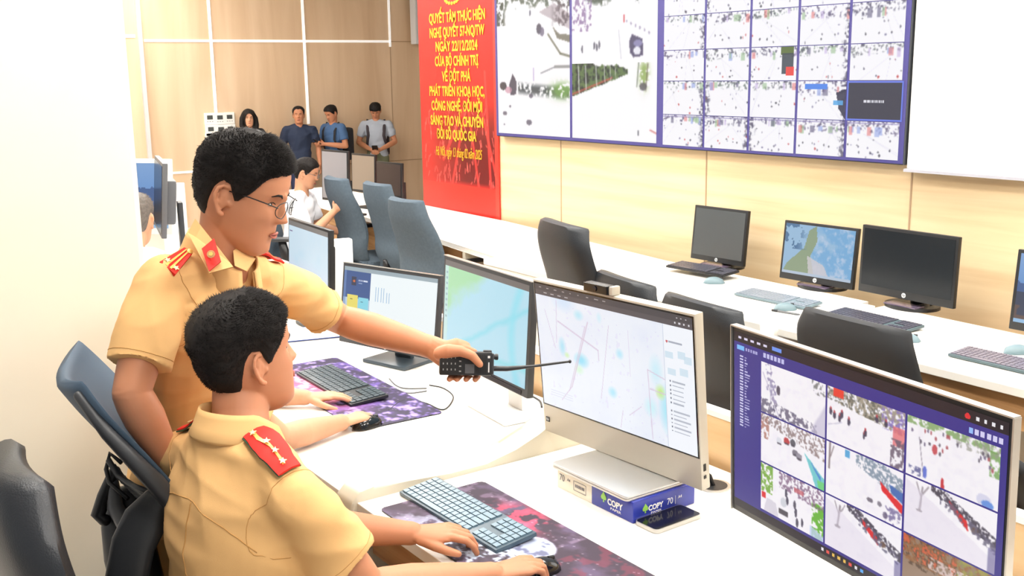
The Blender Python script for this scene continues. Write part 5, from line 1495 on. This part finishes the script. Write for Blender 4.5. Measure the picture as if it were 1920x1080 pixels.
# ------------------------------------------------------------------ the seated officer in front
def hit(tree, u, v, off=.0):
    d = (cF * FPX + cR * (u - 960) + cU * (540 - v)).normalized()
    l, n, i, t_ = tree.ray_cast(cC, d)
    if l is None:
        l, n, i, t_ = tree.find_nearest(P(u, v, 2.28))
    return l + n * off, n
def badge_plate(tree, px, name, m, parent, off=.004, th=.004, nu=8, nv=4):
    """stiff cloth plate lying on the shirt, corners found on its surface"""
    hs_ = [hit(tree, u, v) for u, v in px]
    hs_ = [h for h in hs_]
    n = Vector((0, 0, 0)); 
    for l, q in hs_: n += q
    n.normalize()
    pts = [l + n * off for l, q in hs_]
    k = len(pts); c = sum(pts, Vector((0, 0, 0))) / k
    # flatten towards the mean plane
    pts = [p - n * ((p - c).dot(n) * .6) for p in pts]
    mx = max(0, max((l - c).dot(n) for l, q in hs_))
    g = MB(); g._add([p + n * th for p in pts] + [p - n * .004 for p in pts], [tuple(range(k)), tuple(range(k, 2 * k))[::-1]] + [(i, (i + 1) % k, k + (i + 1) % k, k + i) for i in range(k)])
    return g.build(name, m, parent, False, True), pts, n
sH = 1.0
HFWD = Vector((-.10, 1.0, .10)).normalized()
J = {}
J['head'] = P(462, 668, 2.16); J['hf'] = HFWD; J['hu'] = Vector((0, -.12, 1))
J['neck'] = P(450, 790, 2.12)
J['rsh'] = P(553, 935, 2.00); J['lsh'] = P(352, 852, 2.24)
J['pelvis'] = P(440, 1235, 2.10); J['pelvis'].z = .57
mid = (J['rsh'] + J['lsh']) / 2
J['rel'] = P(690, 1106, 2.08); J['rwr'] = PZ(922, 1078, .805)
J['lel'] = P(560, 985, 2.38); J['lwr'] = PZ(772, 1000, .80)
J['rh'] = (PZ(1030, 1050, .795) - J['rwr'], Vector((0, .15, 1)), {'curls': (.65, .75, .85, .9), 'spread': .12, 'thumb': (.75, .8)})
J['lh'] = (PZ(882, 998, .795) - J['lwr'], Vector((0.1, 0, 1)), {'curls': (.55, .75, .85, .9), 'spread': .16, 'thumb': (.55, .7)})
pv = J['pelvis']
for sd, sg in (('r', 1), ('l', -1)):
    J[sd + 'hip'] = pv + Vector((sg * .09, .03, -.03)); J[sd + 'kn'] = pv + Vector((sg * .12, .42, -.04)); J[sd + 'an'] = pv + Vector((sg * .12, .46, -.50))
J['ff'] = Vector((0, 1, 0))
OFF = person('person', 'seated person in a tan uniform shirt typing at the front blue-grey keyboard', J, 1.0, SKIN, TAN, mat('tan_trousers', (190, 146, 84), .8),
             'short', .0026, .006, 15000, fold=.0055, sleeve=.67, hs=1.0, seed=3, torso_w=1.08, hair_thick=.019, sl_r=(.064, .067, .069))
root, HM, TH, shirt, (up, rt, fw) = OFF
bt = bvh(shirt)
# collar band standing round the neck
def collar(root, J, HM, up, rt, fw, h=.045, r0=.069, m=TANL, gap=.35, tilt=.0):
    c = J['neck'] - up * .012 - fw * .010
    rows = []
    N = 40
    for (hh, rr_, th) in ((-.02, r0 + .008, 0), (0, r0 + .004, 0), (h * .6, r0 - .001, 0), (h, r0 - .004, 0), (h + .004, r0 + .001, 0), (h * .8, r0 + .005, 0), (h * .2, r0 + .012, 0), (-.010, r0 + .020, 0), (-.016, r0 + .017, 0)):
        row = []
        for k in range(N + 1):
            a = gap / 2 + (2 * PI - gap) * k / N          # 0 = front
            fr = max(0, math.cos(a))
            p = c + (rt * math.sin(a) * rr_ * 1.0 + fw * math.cos(a) * rr_ * 1.02) + up * (hh * (1 - .35 * fr) - .030 * fr * (1 if hh > -.01 else 1.6)) + fw * .02 * fr
            row.append(tuple(p))
        rows.append(row)
    g = MB(); g.grid(rows)
    me = g.mesh()
    o = link('collar', me, m, root, True, True)
    so = o.modifiers.new('s', 'SOLIDIFY'); so.thickness = .003
    return o
collar(root, J, HM, up, rt, fw, h=.036)
# yoke seam, pleat, sleeve seams
pk = J['pelvis']; nk = J['neck']
yk = lerp(pk, nk, .80) - fw * .14
seam(bt, [J['lsh'] - fw * .10 - up * .06, yk - up * .01, J['rsh'] - fw * .10 - up * .09], .0011, 'yoke_seam', TANSEAM, root)
seam(bt, [yk + rt * .01 - up * .015, yk - up * .12 + rt * .0, yk - up * .2 + rt * .01], .0016, 'back_pleat', TANSEAM, root)
def ring_seam(c, ax, r, a0=0, a1=360, n=28):
    ax = ax.normalized(); x = ax.orthogonal().normalized(); y = ax.cross(x)
    return [c + (x * math.cos(rad(a0 + (a1 - a0) * k / n)) + y * math.sin(rad(a0 + (a1 - a0) * k / n))) * r for k in range(n + 1)]
for sd in ('r', 'l'):
    sh, el = J[sd + 'sh'], J[sd + 'el']
    ax = (el - sh)
    seam(bt, ring_seam(lerp(sh, el, .60), ax, .070), .0008, 'cuff_seam', TANSEAM, root, n=84)
    sg = 1 if sd == 'r' else -1
    seam(bt, ring_seam(sh - rt * sg * .028 - up * .03, rt - up * .35 * sg, .09), .0009, 'armhole_seam', TANSEAM, root, n=84)
def star(c, n, r, up_, m, name, parent, th=.002):
    n = n.normalized(); u = (up_ - n * up_.dot(n)).normalized(); v = n.cross(u)
    pts = []
    for k in range(10):
        a = PI / 2 + PI * k / 5; q = r if k % 2 == 0 else r * .42
        pts.append((q * math.cos(a), q * math.sin(a)))
    M = Matrix(((v.x, u.x, n.x, c.x), (v.y, u.y, n.y, c.y), (v.z, u.z, n.z, c.z), (0, 0, 0, 1)))
    return MB(M).prism(pts, 0, th).build(name, m, parent, False, True)
def epaulette(bt, inner, outer, width_dir, w, root, stripes, stars, green=False, lift=.006, button=True):
    """inner end near the collar, outer end at the shoulder tip"""
    wd = width_dir.normalized() * w / 2
    L = outer - inner
    wo = wd * 1.15
    q = [inner - wd, outer - wo, outer + wo, inner + wd]
    lf = lambda u, v: lift * math.sin(PI * min(1, max(0, .15 + u * .7)))
    patch(bt, q, 'epaulette', RED, root, off=.002, th=.005, nu=14, nv=6, lift=lf)
    ep = bpy.data.objects[[o.name for o in root.children if o.name.startswith('epaulette')][-1]]
    if green:
        k = .02
        patch(bt, [inner - wd * 1.12, outer - wo * 1.12, outer + wo * 1.12, inner + wd * 1.12], 'epaulette_backing', GREEN, root, off=.0012, th=.003, nu=14, nv=6, lift=lf)
    for sft in stripes:
        a = .06; o_ = wd * sft
        u0, u1 = inner + L * .06, outer - L * .10
        hw = wd * .13
        patch(bt, [u0 + o_ - hw, u1 + o_ - hw, u1 + o_ + hw, u0 + o_ + hw], 'gold_stripe', GOLD, root, off=.0075, th=.0012, nu=12, nv=2, lift=lf)
    for (u, v) in stars:
        c, n = on_surf(bt, inner + L * u + wd * v, .0105 + lf(u, v))
        star(c, n, .0078, L, mat('star_gold', (250, 236, 180), .3, metal=.3), 'gold_star', ep)
    if button:
        c, n = on_surf(bt, inner + L * .05, .010)
        M = Matrix.Translation(c) @ n.to_track_quat('Z', 'Y').to_matrix().to_4x4()
        MB(M).sphere((0, 0, 0), (.007, .007, .003), seg=14).build('gold_button', GOLD, root, True, True)
inner = P(474, 822, 2.05); outer = P(541, 884, 1.98)
epaulette(bt, inner, outer, Vector(fw) * 1.0 + up * .1, .042, root, (0.0,), ((.12, .0), (.38, .0), (.6, .0), (.85, .0)), green=True, lift=.010)
c, n = on_surf(bt, J['lsh'] + up * .06 - rt * .0, 0)
epaulette(bt, J['neck'] - rt * .085 - up * .01, J['lsh'] + up * .05, Vector(fw), .042, root, (0.0,), ((.2, 0), (.8, 0)), green=True)

# ------------------------------------------------------------------ the standing officer
J = {}
fdir = (cR * .97 - cF * .10 + Vector((0, 0, -.36))).normalized()
J['head'] = P(455, 362, 2.36); J['hf'] = fdir; J['hu'] = Vector((0, 0, 1))
J['neck'] = P(418, 482, 2.38)
J['rsh'] = P(300, 528, 2.26); J['lsh'] = P(512, 528, 2.55)
J['pelvis'] = P(345, 985, 2.57)
J['rel'] = P(246, 738, 2.18); J['rwr'] = P(318, 868, 2.24)
J['lel'] = P(640, 600, 2.74); J['lwr'] = P(812, 652, 2.60)
J['rh'] = (P(370, 900, 2.36) - J['rwr'], -cF + Vector((0, 0, .5)), {'curl': .5})
J['lh'] = None
pv = J['pelvis']; bf = Vector((.80, .60, 0)).normalized(); br = Vector((bf.y, -bf.x, 0))
for sd, sg in (('r', 1), ('l', -1)):
    J[sd + 'hip'] = pv + br * sg * .09 - Vector((0, 0, .03)); J[sd + 'kn'] = pv + br * sg * .11 + bf * .03 - Vector((0, 0, .42)); J[sd + 'an'] = Vector((pv.x, pv.y, .08)) + br * sg * .12
J['ff'] = bf
# radio held in the left hand
RC = P(873, 681, 2.56)
rx = (cR * 1.0 - cU * .02 + cF * .10).normalized(); ry = (cU + cR * .02).normalized(); rz_ = rx.cross(ry).normalized()   # rz_ towards the camera
RM = Matrix(((rx.x, ry.x, rz_.x, RC.x), (rx.y, ry.y, rz_.y, RC.y), (rx.z, ry.z, rz_.z, RC.z), (0, 0, 0, 1)))
def left_hand(b):
    W = J['lwr']
    def Q(x, y, z): return RM @ Vector((x, y, z))     # radio coordinates: x along the body, y up, z to the camera
    b.tube([lerp(J['lel'], W, .9), W, Q(-.052, .020, -.012), Q(-.020, .026, -.024), Q(.0, .024, -.030)], [.029, .029, .034, .034, .028], 18, flat=[.8, .78, .72, .62, .55], fdir=tuple(rz_), round_cap=True)
    b.tube([Q(-.062, .022, .004), Q(-.040, .030, .016), Q(-.012, .030, .026), Q(.014, .020, .031), Q(.032, .0, .030)], [.017, .017, .0135, .0115, .0088], 14, round_cap=True)
    for i, (x0, x1_) in enumerate(((-.030, .018), (-.042, -.004), (-.050, -.026), (-.056, -.044))):
        b.tube([Q(x0, .024, -.028), Q((x0 + x1_) / 2 + .012, .018 - .004 * i, -.036), Q(x1_ + .016, -.012, -.036), Q(x1_ + .012, -.034, -.022), Q(x1_ + .006, -.039, -.002)], [.0115, .0105, .0098, .009, .0075], 12, round_cap=True)
    b.tube([Q(-.03, .030, -.012), Q(.0, .034, -.018), Q(.022, .026, -.022)], [.013, .0105, .008], 12, round_cap=True)
OF2 = person('person', 'standing person in a tan uniform shirt and glasses pointing a radio at the monitors', J, 1.0, SKIN, TAN, mat('tan_trousers', (190, 146, 84), .8),
             'short', .0026, .006, 15000, fold=.006, sleeve=.76, hs=1.04, seed=8, extra_body=left_hand, torso_w=1.02, hair_thick=.020, sl_r=(.062, .064, .066))
root, HM, TH, shirt, (up, rt, fw) = OF2
bt = bvh(shirt)
collar(root, J, HM, up, rt, fw, h=.05, r0=.074, gap=.5)
ep, pts, n = badge_plate(bt, [(345, 445), (366, 459), (326, 520), (299, 492)], 'epaulette', RED, root, off=.006, th=.004)
def on_plate(u, v, o): # u along the plate from the collar, v across
    return lerp(lerp(pts[0], pts[1], v), lerp(pts[3], pts[2], v), u) + n * (.004 + o)
for v_ in (.34, .62):
    g = MB(); a_, b_, c_, d_ = on_plate(.04, v_ - .065, .0005), on_plate(.96, v_ - .065, .0005), on_plate(.96, v_ + .065, .0005), on_plate(.04, v_ + .065, .0005)
    g._add([a_, b_, c_, d_] + [q + n * .0012 for q in (a_, b_, c_, d_)], [(0, 1, 2, 3), (4, 5, 6, 7), (0, 1, 5, 4), (1, 2, 6, 5), (2, 3, 7, 6), (3, 0, 4, 7)])
    g.build('gold_stripe', GOLD, ep, False, True)
for (u_, v_) in ((.80, .18), (.84, .82)): star(on_plate(u_, v_, .0012), n, .0078, pts[0] - pts[3], mat('star_gold', (250, 236, 180), .3, metal=.3), 'gold_star', ep)
cb = on_plate(.05, .72, .001); MB(Matrix.Translation(cb) @ n.to_track_quat('Z', 'Y').to_matrix().to_4x4()).sphere((0, 0, 0), (.007, .007, .003), seg=14).build('gold_button', GOLD, ep, True, True)
epaulette(bt, J['neck'] - rt * .085 - up * .0, J['lsh'] + up * .055, Vector(fw), .045, root, (-.3, .3), ())
# red collar tab on the near collar wing
def collar_tab(pts, D, root, off=0):
    a, b, c, d = [P(u, v, D) for u, v in pts]
    g = MB(); n = (b - a).cross(d - a).normalized()
    if n.dot(cF) > 0: n = -n
    wing = [a, b, c, d]
    return n
wing = [P(366, 410, 2.285), P(352, 436, 2.275), P(392, 512, 2.235), P(437, 500, 2.27), P(414, 470, 2.30)]
def slabpoly(pts, th, name, m, root, outward):
    n = outward.normalized()
    g = MB(); k = len(pts)
    g._add([p for p in pts] + [p - n * th for p in pts], [tuple(range(k)), tuple(range(k, 2 * k))[::-1]] + [(i, (i + 1) % k, k + (i + 1) % k, k + i) for i in range(k)])
    return g.build(name, m, root, False, True)
nrm = -cF + Vector((0, 0, .3))
slabpoly(wing, .006, 'collar_wing', TANL, root, nrm)
tab = [P(401, 447, 2.268), P(378, 466, 2.240), P(392, 508, 2.226), P(414, 490, 2.245)]
tab_o = slabpoly(tab, .004, 'collar_tab', RED, root, nrm)
cc = P(396, 477, 2.236)
MT = Matrix.Translation(cc) @ nrm.to_track_quat('Z', 'Y').to_matrix().to_4x4()
MB(MT).tube([(0, 0, 0), (0, 0, .003)], .0085, 20).build('collar_badge', mat('badge_bronze', (206, 160, 110), .35, metal=.5), tab_o, False, True)
MB(MT).tube([(0, 0, .003), (0, 0, .004)], .005, 5).build('badge_star', GOLD, tab_o, False, True)
wing2 = [P(437, 470, 2.33), P(452, 460, 2.36), P(478, 484, 2.37), P(462, 508, 2.33), P(440, 498, 2.30)]
slabpoly(wing2, .006, 'collar_wing', TANL, root, nrm)
# placket and buttons
pl = [P(446, 512, 2.32), P(448, 580, 2.33), P(446, 660, 2.33), P(436, 760, 2.33)]
seam(bt, pl, .0014, 'placket_seam', TANSEAM, root)
seam(bt, [p + rt * -.03 for p in pl], .0010, 'placket_seam', TANSEAM, root)
for k, t_ in enumerate((.02, .28, .55, .8)):
    x = t_ * 3; i = min(int(x), 2); c, n = on_surf(bt, lerp(pl[i], pl[i + 1], x - i) - rt * .015, .001)
    M = Matrix.Translation(c) @ n.to_track_quat('Z', 'Y').to_matrix().to_4x4()
    MB(M).sphere((0, 0, 0), (.0062, .0062, .002), seg=14).build('button', GOLD, root, True, True)
for sd in ('r', 'l'):
    sh, el = J[sd + 'sh'], J[sd + 'el']
    seam(bt, ring_seam(lerp(sh, el, .68), el - sh, .068), .0009, 'cuff_seam', TANSEAM, root, n=84)
    sg = 1 if sd == 'r' else -1
    seam(bt, ring_seam(sh - rt * sg * .03 - up * .03, rt - up * .3 * sg, .09), .0009, 'armhole_seam', TANSEAM, root, n=84)
# belt
BLT = mat('belt_brown', (60, 40, 28), .4)
# glasses
g = MB(TH)
for sx in (-1, 1):
    g.tube([(sx * .078, -.004, .012), (sx * .0775, .040, .014), (sx * .074, .078, .013), (sx * .066, .100, .010)], .0013, 8)
    g.tube([(sx * (.034 + .025 * math.cos(a)), .1045 - .010 * abs(math.cos(a)) * (1 if math.cos(a) > 0 else .1), .002 + .018 * math.sin(a)) for a in [2 * PI * k / 24 for k in range(25)]], .0010, 6)
g.tube([(-.010, .107, .006), (0, .112, .008), (.010, .108, .006)], .0012, 6)
t = thing('glasses', 'thin black framed glasses on the face of the standing officer', 'glasses', HM @ Vector((0, .1, 0)))
g.build('frame', BLACKP, t, True, True)
glass = bpy.data.materials.new('clear_glass'); glass.use_nodes = True
gb = glass.node_tree.nodes['Principled BSDF']; gb.inputs['Transmission Weight'].default_value = 1; gb.inputs['Roughness'].default_value = .02; gb.inputs['IOR'].default_value = 1.02
for sx in (-1, 1):
    g = MB(TH); g.tube([(sx * .034, .1005, .002), (sx * .034, .1017, .002)], .0, 4) if 0 else g.tube([(sx * .034, .0995, .002), (sx * .034, .1005, .002)], [.0235, .0235], 24, flat=.72, fdir=(0, 0, 1)); g.build('lens', glass, t, False, True)
# the radio
t = thing('two_way_radio', 'black two-way radio with keypad and long antenna held in the standing officer\'s hand', 'radio', RC)
t.rotation_euler = (0, 0, 0)
def rb(name, m, fn, sharp=40):
    g = MB(RM); fn(g); return g.build(name, m, t, False, True, sharp=sharp)
rb('body', BLACKP, lambda g: g.box((0, 0, 0), (.126, .056, .036), bev=.004))
rb('battery', DGREY, lambda g: g.box((-.01, 0, -.016), (.10, .050, .012), bev=.003))
rb('keypad', mat('keypad_black', (16, 16, 18), .5), lambda g: g.box((-.035, 0, .018), (.05, .05, .002), bev=.0008))
def keys_(g):
    for i in range(4):
        for j in range(3): g.box((-.054 + .0095 * i, -.014 + .014 * j, .0194), (.0022, .0042, .001))
    for j in range(4): g.box((-.014, -.018 + .012 * j, .0194), (.005, .003, .001))
rb('key_marks', mat('key_marks', (150, 150, 150), .5), keys_)
rb('display', mat('radio_display', (86, 88, 92), .3), lambda g: g.box((.009, -.012, .0186), (.022, .022, .0012)))
def grl(g):
    for i in range(6): g.box((.026 + .0042 * i, .0, .0184), (.0016, .044, .0012))
rb('speaker_slots', mat('slots', (8, 8, 9), .6), grl)
rb('badge', mat('print_silver', (214, 214, 214), .35), lambda g: (g.box((.0545, -.008, .0186), (.0028, .024, .0008)), g.box((.0545, .0165, .0186), (.0055, .0055, .0008), bev=.0003)))
rb('top_cap', DGREY, lambda g: g.box((.064, 0, 0), (.006, .050, .030), bev=.002))
rb('push_to_talk_button', DGREY, lambda g: g.box((.052, .029, 0), (.02, .006, .018), bev=.002))
rb('volume_knob', BLACKP, lambda g: (g.cyl((.066, .016, .0), (.078, .016, .0), .0065, 14), g.cyl((.071, .016, 0), (.077, .016, 0), .0078, 10)))
rb('antenna', BLACKP, lambda g: g.tube([(.066, -.012, 0), (.10, -.012, 0), (.13, -.009, .0), (.16, -.006, -.004), (.255, .006, -.02)], [.0065, .0062, .005, .0035, .0028], 12))
rb('antenna_tip', BLACKP, lambda g: g.sphere((.256, .006, -.02), (.004, .0048, .0048), seg=10))

# ------------------------------------------------------------------ the third officer (arms on the second desk)
J = stdJ((-3.02, .72), 0, 1.0, seated=True, hf=(0, 1, -.15))
J['rwr'] = P(648, 795, 3.08); J['rel'] = P(532, 832, 2.93); J['rsh'] = P(478, 745, 2.86)
J['rwr'] = PZ(640, 792, .785); J['rel'] = PZ(528, 822, .80)
J['rsh'] = J['rel'] + Vector((-.02, -.20, .20))
J['lwr'] = PZ(572, 745, .785); J['lel'] = J['lwr'] + Vector((-.16, -.18, .01)); J['lsh'] = J['rsh'] + Vector((-.36, .0, 0.02))
m_ = (J['rsh'] + J['lsh']) / 2
J['neck'] = m_ + Vector((0, -.0, .05)); J['head'] = m_ + Vector((0, .03, .19)); J['pelvis'] = m_ + Vector((0, -.10, -.46)); 
for sd, sg in (('r', 1), ('l', -1)):
    J[sd + 'hip'] = J['pelvis'] + Vector((sg * .09, .0, -.03)); J[sd + 'kn'] = J['pelvis'] + Vector((sg * .11, .40, -.03)); J[sd + 'an'] = J['pelvis'] + Vector((sg * .11, .42, -.46))
J['rh'] = (PZ(712, 772, .775) - J['rwr'], Vector((0, 0, 1)), {'curls': (.6, .7, .8, .9), 'spread': .1, 'thumb': (.7, .8)})
J['lh'] = (PZ(640, 742, .775) - J['lwr'], Vector((0, 0, 1)), {'curls': (.35, .4, .45, .5), 'spread': .2, 'thumb': (.9, .8)})
person('person', 'mostly hidden person whose two forearms rest on the purple desk mat and black keyboard', J, .97, SKIN2, TAN, mat('tan_trousers', (190, 146, 84), .8), 'short', .003, .008, 1500, sleeve=.7, seed=5)

# ------------------------------------------------------------------ people at the far end
NAVYS = mat('navy_polo', (32, 44, 70), .8); BLUES = mat('blue_shirt', (66, 98, 140), .8); GREYS = mat('grey_shirt', (168, 176, 190), .8)
WH = mat('white_shirt', (244, 246, 252), .75)
def face_cam(x, y): return math.degrees(math.atan2(-(0 - x), (0 - y)))
FL = -.02
def at_wall(u, v, x): return PX(u, v, x)
# woman with long dark hair
h = at_wall(465, 222, WX + .30); fy = face_cam(h.x, h.y)
J = stdJ((h.x, h.y), fy + 25, .86, hf=(.35, 1, 0)); dz = h.z - J['head'].z
for k in J:
    if isinstance(J[k], Vector) and k not in ('hf', 'hu', 'ff'): J[k] = J[k] + Vector((0, 0, min(dz, 0.0)))
for sd in 'rl': J[sd + 'an'].z = .08; J[sd + 'kn'].z = .44
wr = person('person', 'woman with long dark hair in a black top standing by the white wall controllers', J, .84, SKIN2, mat('black_top', (30, 28, 34), .8), None, 'long', .006, .01, 500, seed=11)
HMt = wr[1]; g = MB(HMt)
for sx in (-1, 1):
    g.tube([(sx * .05, -.02, .06), (sx * .082, -.01, 0), (sx * .088, .0, -.08), (sx * .075, .02, -.16), (sx * .08, .03, -.20)], [.03, .03, .032, .03, .015], 12, round_cap=True)
g.tube([(0, -.06, .06), (0, -.10, -.02), (0, -.10, -.12), (0, -.09, -.2)], [.06, .075, .08, .05], 14, round_cap=True)
link('long_hair', remesh(g.mesh(), .008, 4), HAIRM, wr[0], True, True)
def stander(u, v, label, shirt, trs, arms, hf, s=.86, dx=.30, turn=0, style='short', hands=None, seed=1, hs=1.0):
    h = at_wall(u, v, WX + dx); fy = face_cam(h.x, h.y) + turn
    J = stdJ((h.x, h.y), fy, s, hf=hf, arms=arms); d = h - J['head']
    for k in J:
        if isinstance(J[k], Vector) and k not in ('hf', 'hu', 'ff'): J[k] = J[k] + Vector((d.x, d.y, d.z))
    sh_ = .1
    for sd in 'rl':
        J[sd + 'an'].z = .08; J[sd + 'kn'].z = max(.42, J[sd + 'kn'].z)
    if hands:
        for sd in 'rl': J[sd + 'h'] = hands(J, sd)
    r_ = person('person', label, J, s, SKIN, shirt, trs, style, .005, .009, 700, sleeve=.68, seed=seed, hs=hs, fold=.006)
    return r_, J
DK = mat('dark_blue_trousers', (44, 52, 84), .8); OL = mat('olive_trousers', (104, 108, 84), .8)
stander(560, 216, 'man in a navy polo shirt standing against the wall with arms behind him', NAVYS, DK, {'r': ((.27, -.08, .2), (.20, -.14, .0)), 'l': ((.26, -.04, .2), (.27, .02, -.04))}, (.05, 1, 0), s=.87, style='receding', seed=21, hs=1.0)
phone_arms = {'r': ((.26, .0, .20), (.06, .24, .24)), 'l': ((.26, .0, .20), (.06, .24, .24))}
def ph(J, sd):
    d = (J[sd + 'wr'] - J[sd + 'el']).normalized(); return (d, Vector((0, 0, -.4)) + J['ff'], {'curl': .9})
(rb_, Jb) = stander(621, 213, 'man in a blue polo shirt standing and looking down at his phone', BLUES, DK, phone_arms, (.0, 1, -.45), turn=-48, seed=22)
(rg_, Jg) = stander(704, 208, 'man in a grey shirt with a backpack looking down at his phone', GREYS, OL, {'r': ((.28, .0, .20), (.07, .22, .10)), 'l': ((.28, .0, .20), (.07, .22, .10))}, (.0, 1, -.65), turn=-6, style='fringe', seed=23)
def phone_for(J, label):
    c = (J['rwr'] + J['lwr']) / 2 + J['ff'] * .07 + Vector((0, 0, .015)); a = math.atan2(-J['ff'].x, J['ff'].y)
    t = thing('smartphone', label, 'phone', c, a)
    T = Matrix.Rotation(rad(35), 4, 'X')
    MB(T).prism(rr(.075, .15, .01), 0, .008).build('case', BLACKP, t)
    MB(T).prism(rr(.069, .142, .008), .008, .009).build('glass', BLACKG, t)
phone_for(Jb, 'dark phone in the hands of the man in the blue polo shirt')
phone_for(Jg, 'dark phone in the hands of the man with the backpack')
# backpacks
def backpack(pr, J, label, m, straps=True):
    root, HM_, TH_, shirt_, (up, rt, fw) = pr
    c = (J['rsh'] + J['lsh']) / 2 - fw * .17 - up * .22
    t = thing('backpack', label, 'backpack', c)
    M = Matrix(((rt.x, fw.x, up.x, c.x), (rt.y, fw.y, up.y, c.y), (rt.z, fw.z, up.z, c.z), (0, 0, 0, 1)))
    MB(M).box((0, 0, 0), (.30, .13, .42), bev=.05, seg=3).build('bag', m, t, False, True, sharp=60)
    tr = bvh(shirt_)
    for sx in (-1, 1):
        pts = [on_surf(tr, J['neck'] + rt * sx * .10 * 1.0 - fw * .08 - up * .06, .008)[0], on_surf(tr, J['neck'] + rt * sx * .105 + up * .0, .008)[0], on_surf(tr, J['neck'] + rt * sx * .12 + fw * .10 - up * .09, .010)[0],
               on_surf(tr, J['neck'] + rt * sx * .135 + fw * .14 - up * .2, .010)[0], on_surf(tr, J['neck'] + rt * sx * .16 + fw * .06 - up * .33, .010)[0], on_surf(tr, J['neck'] + rt * sx * .16 - fw * .06 - up * .36, .010)[0]]
        MB().tube(pts, .020, 8, flat=.3, fdir=tuple(fw)).build('strap', m, t, True, True)
backpack(rg_, Jg, 'dark backpack worn by the man in the grey shirt', mat('backpack_dark', (58, 50, 56), .8))
backpack(rb_, Jb, 'black backpack worn by the man in the blue polo shirt', mat('backpack_black', (34, 34, 40), .8))
# seated man in white with glasses, hand raised
h = P(574, 325, 7.9)
J = stdJ((h.x, h.y), -38, .93, seated=True, hf=(-.05, 1, -.28), arms={'r': ((.24, .14, .20), (.10, .30, .42)), 'l': ((.22, .12, .22), (.12, .36, .22))}, lean=8)
d = h - J['head']
for k in J:
    if isinstance(J[k], Vector) and k not in ('hf', 'hu', 'ff'): J[k] = J[k] + Vector((d.x, d.y, d.z))
for sd in 'rl': J[sd + 'an'].z = .08
J['floor'] = 0
ws = person('person', 'seated man in a white shirt and glasses with a hand raised to his face', J, .90, SKIN2, WH, None, 'short', .005, .009, 2500, sleeve=.75, seed=31, hs=1.0, fold=.006)
g = MB(ws[2])
for sx in (-1, 1):
    g.tube([(sx * .078, -.004, .012), (sx * .0775, .040, .014), (sx * .066, .100, .010)], .0014, 6)
    g.tube([(sx * (.034 + .025 * math.cos(a)), .1045, .002 + .018 * math.sin(a)) for a in [2 * PI * k / 16 for k in range(17)]], .0013, 6)
t = thing('glasses', 'thin glasses on the seated man in the white shirt', 'glasses', ws[1] @ Vector((0, .1, 0)))
g.build('frame', MGREY, t, True, True)
chair('grey chair under the seated man in the white shirt', (J['pelvis'].x, J['pelvis'].y), -38, 'high', None, top=.98)
# grey-haired man partly hidden by the column
h = P(252, 412, 4.4)
J = stdJ((h.x, h.y), 55, 1.0, seated=True, hf=(-.1, 1, -.1), lean=24, arms={'r': ((.24, .14, .20), (.16, .38, .22)), 'l': ((.22, .12, .22), (.12, .36, .22))})
d = h - J['head']
for k in J:
    if isinstance(J[k], Vector) and k not in ('hf', 'hu', 'ff'): J[k] = J[k] + Vector((d.x, d.y, d.z))
for sd in 'rl': J[sd + 'an'].z = .08
person('person', 'seated man with cropped grey hair in a white shirt, half hidden by the column', J, .93, SKIN2, WH, None, 'short', .005, .009, 900, sleeve=.75, seed=41, hs=1.0, hairm=mat('grey_hair', (96, 88, 82), .6, var=.3, vscale=80), hair_thick=.006)
chair('chair under the grey-haired man behind the column', (J['pelvis'].x, J['pelvis'].y), 55, 'high', None, top=.95)
chair('chair under the person typing on the purple mat', (-2.76, 1.0), 0, 'exec', None, fab=LEATH, top=.70, arms=False)
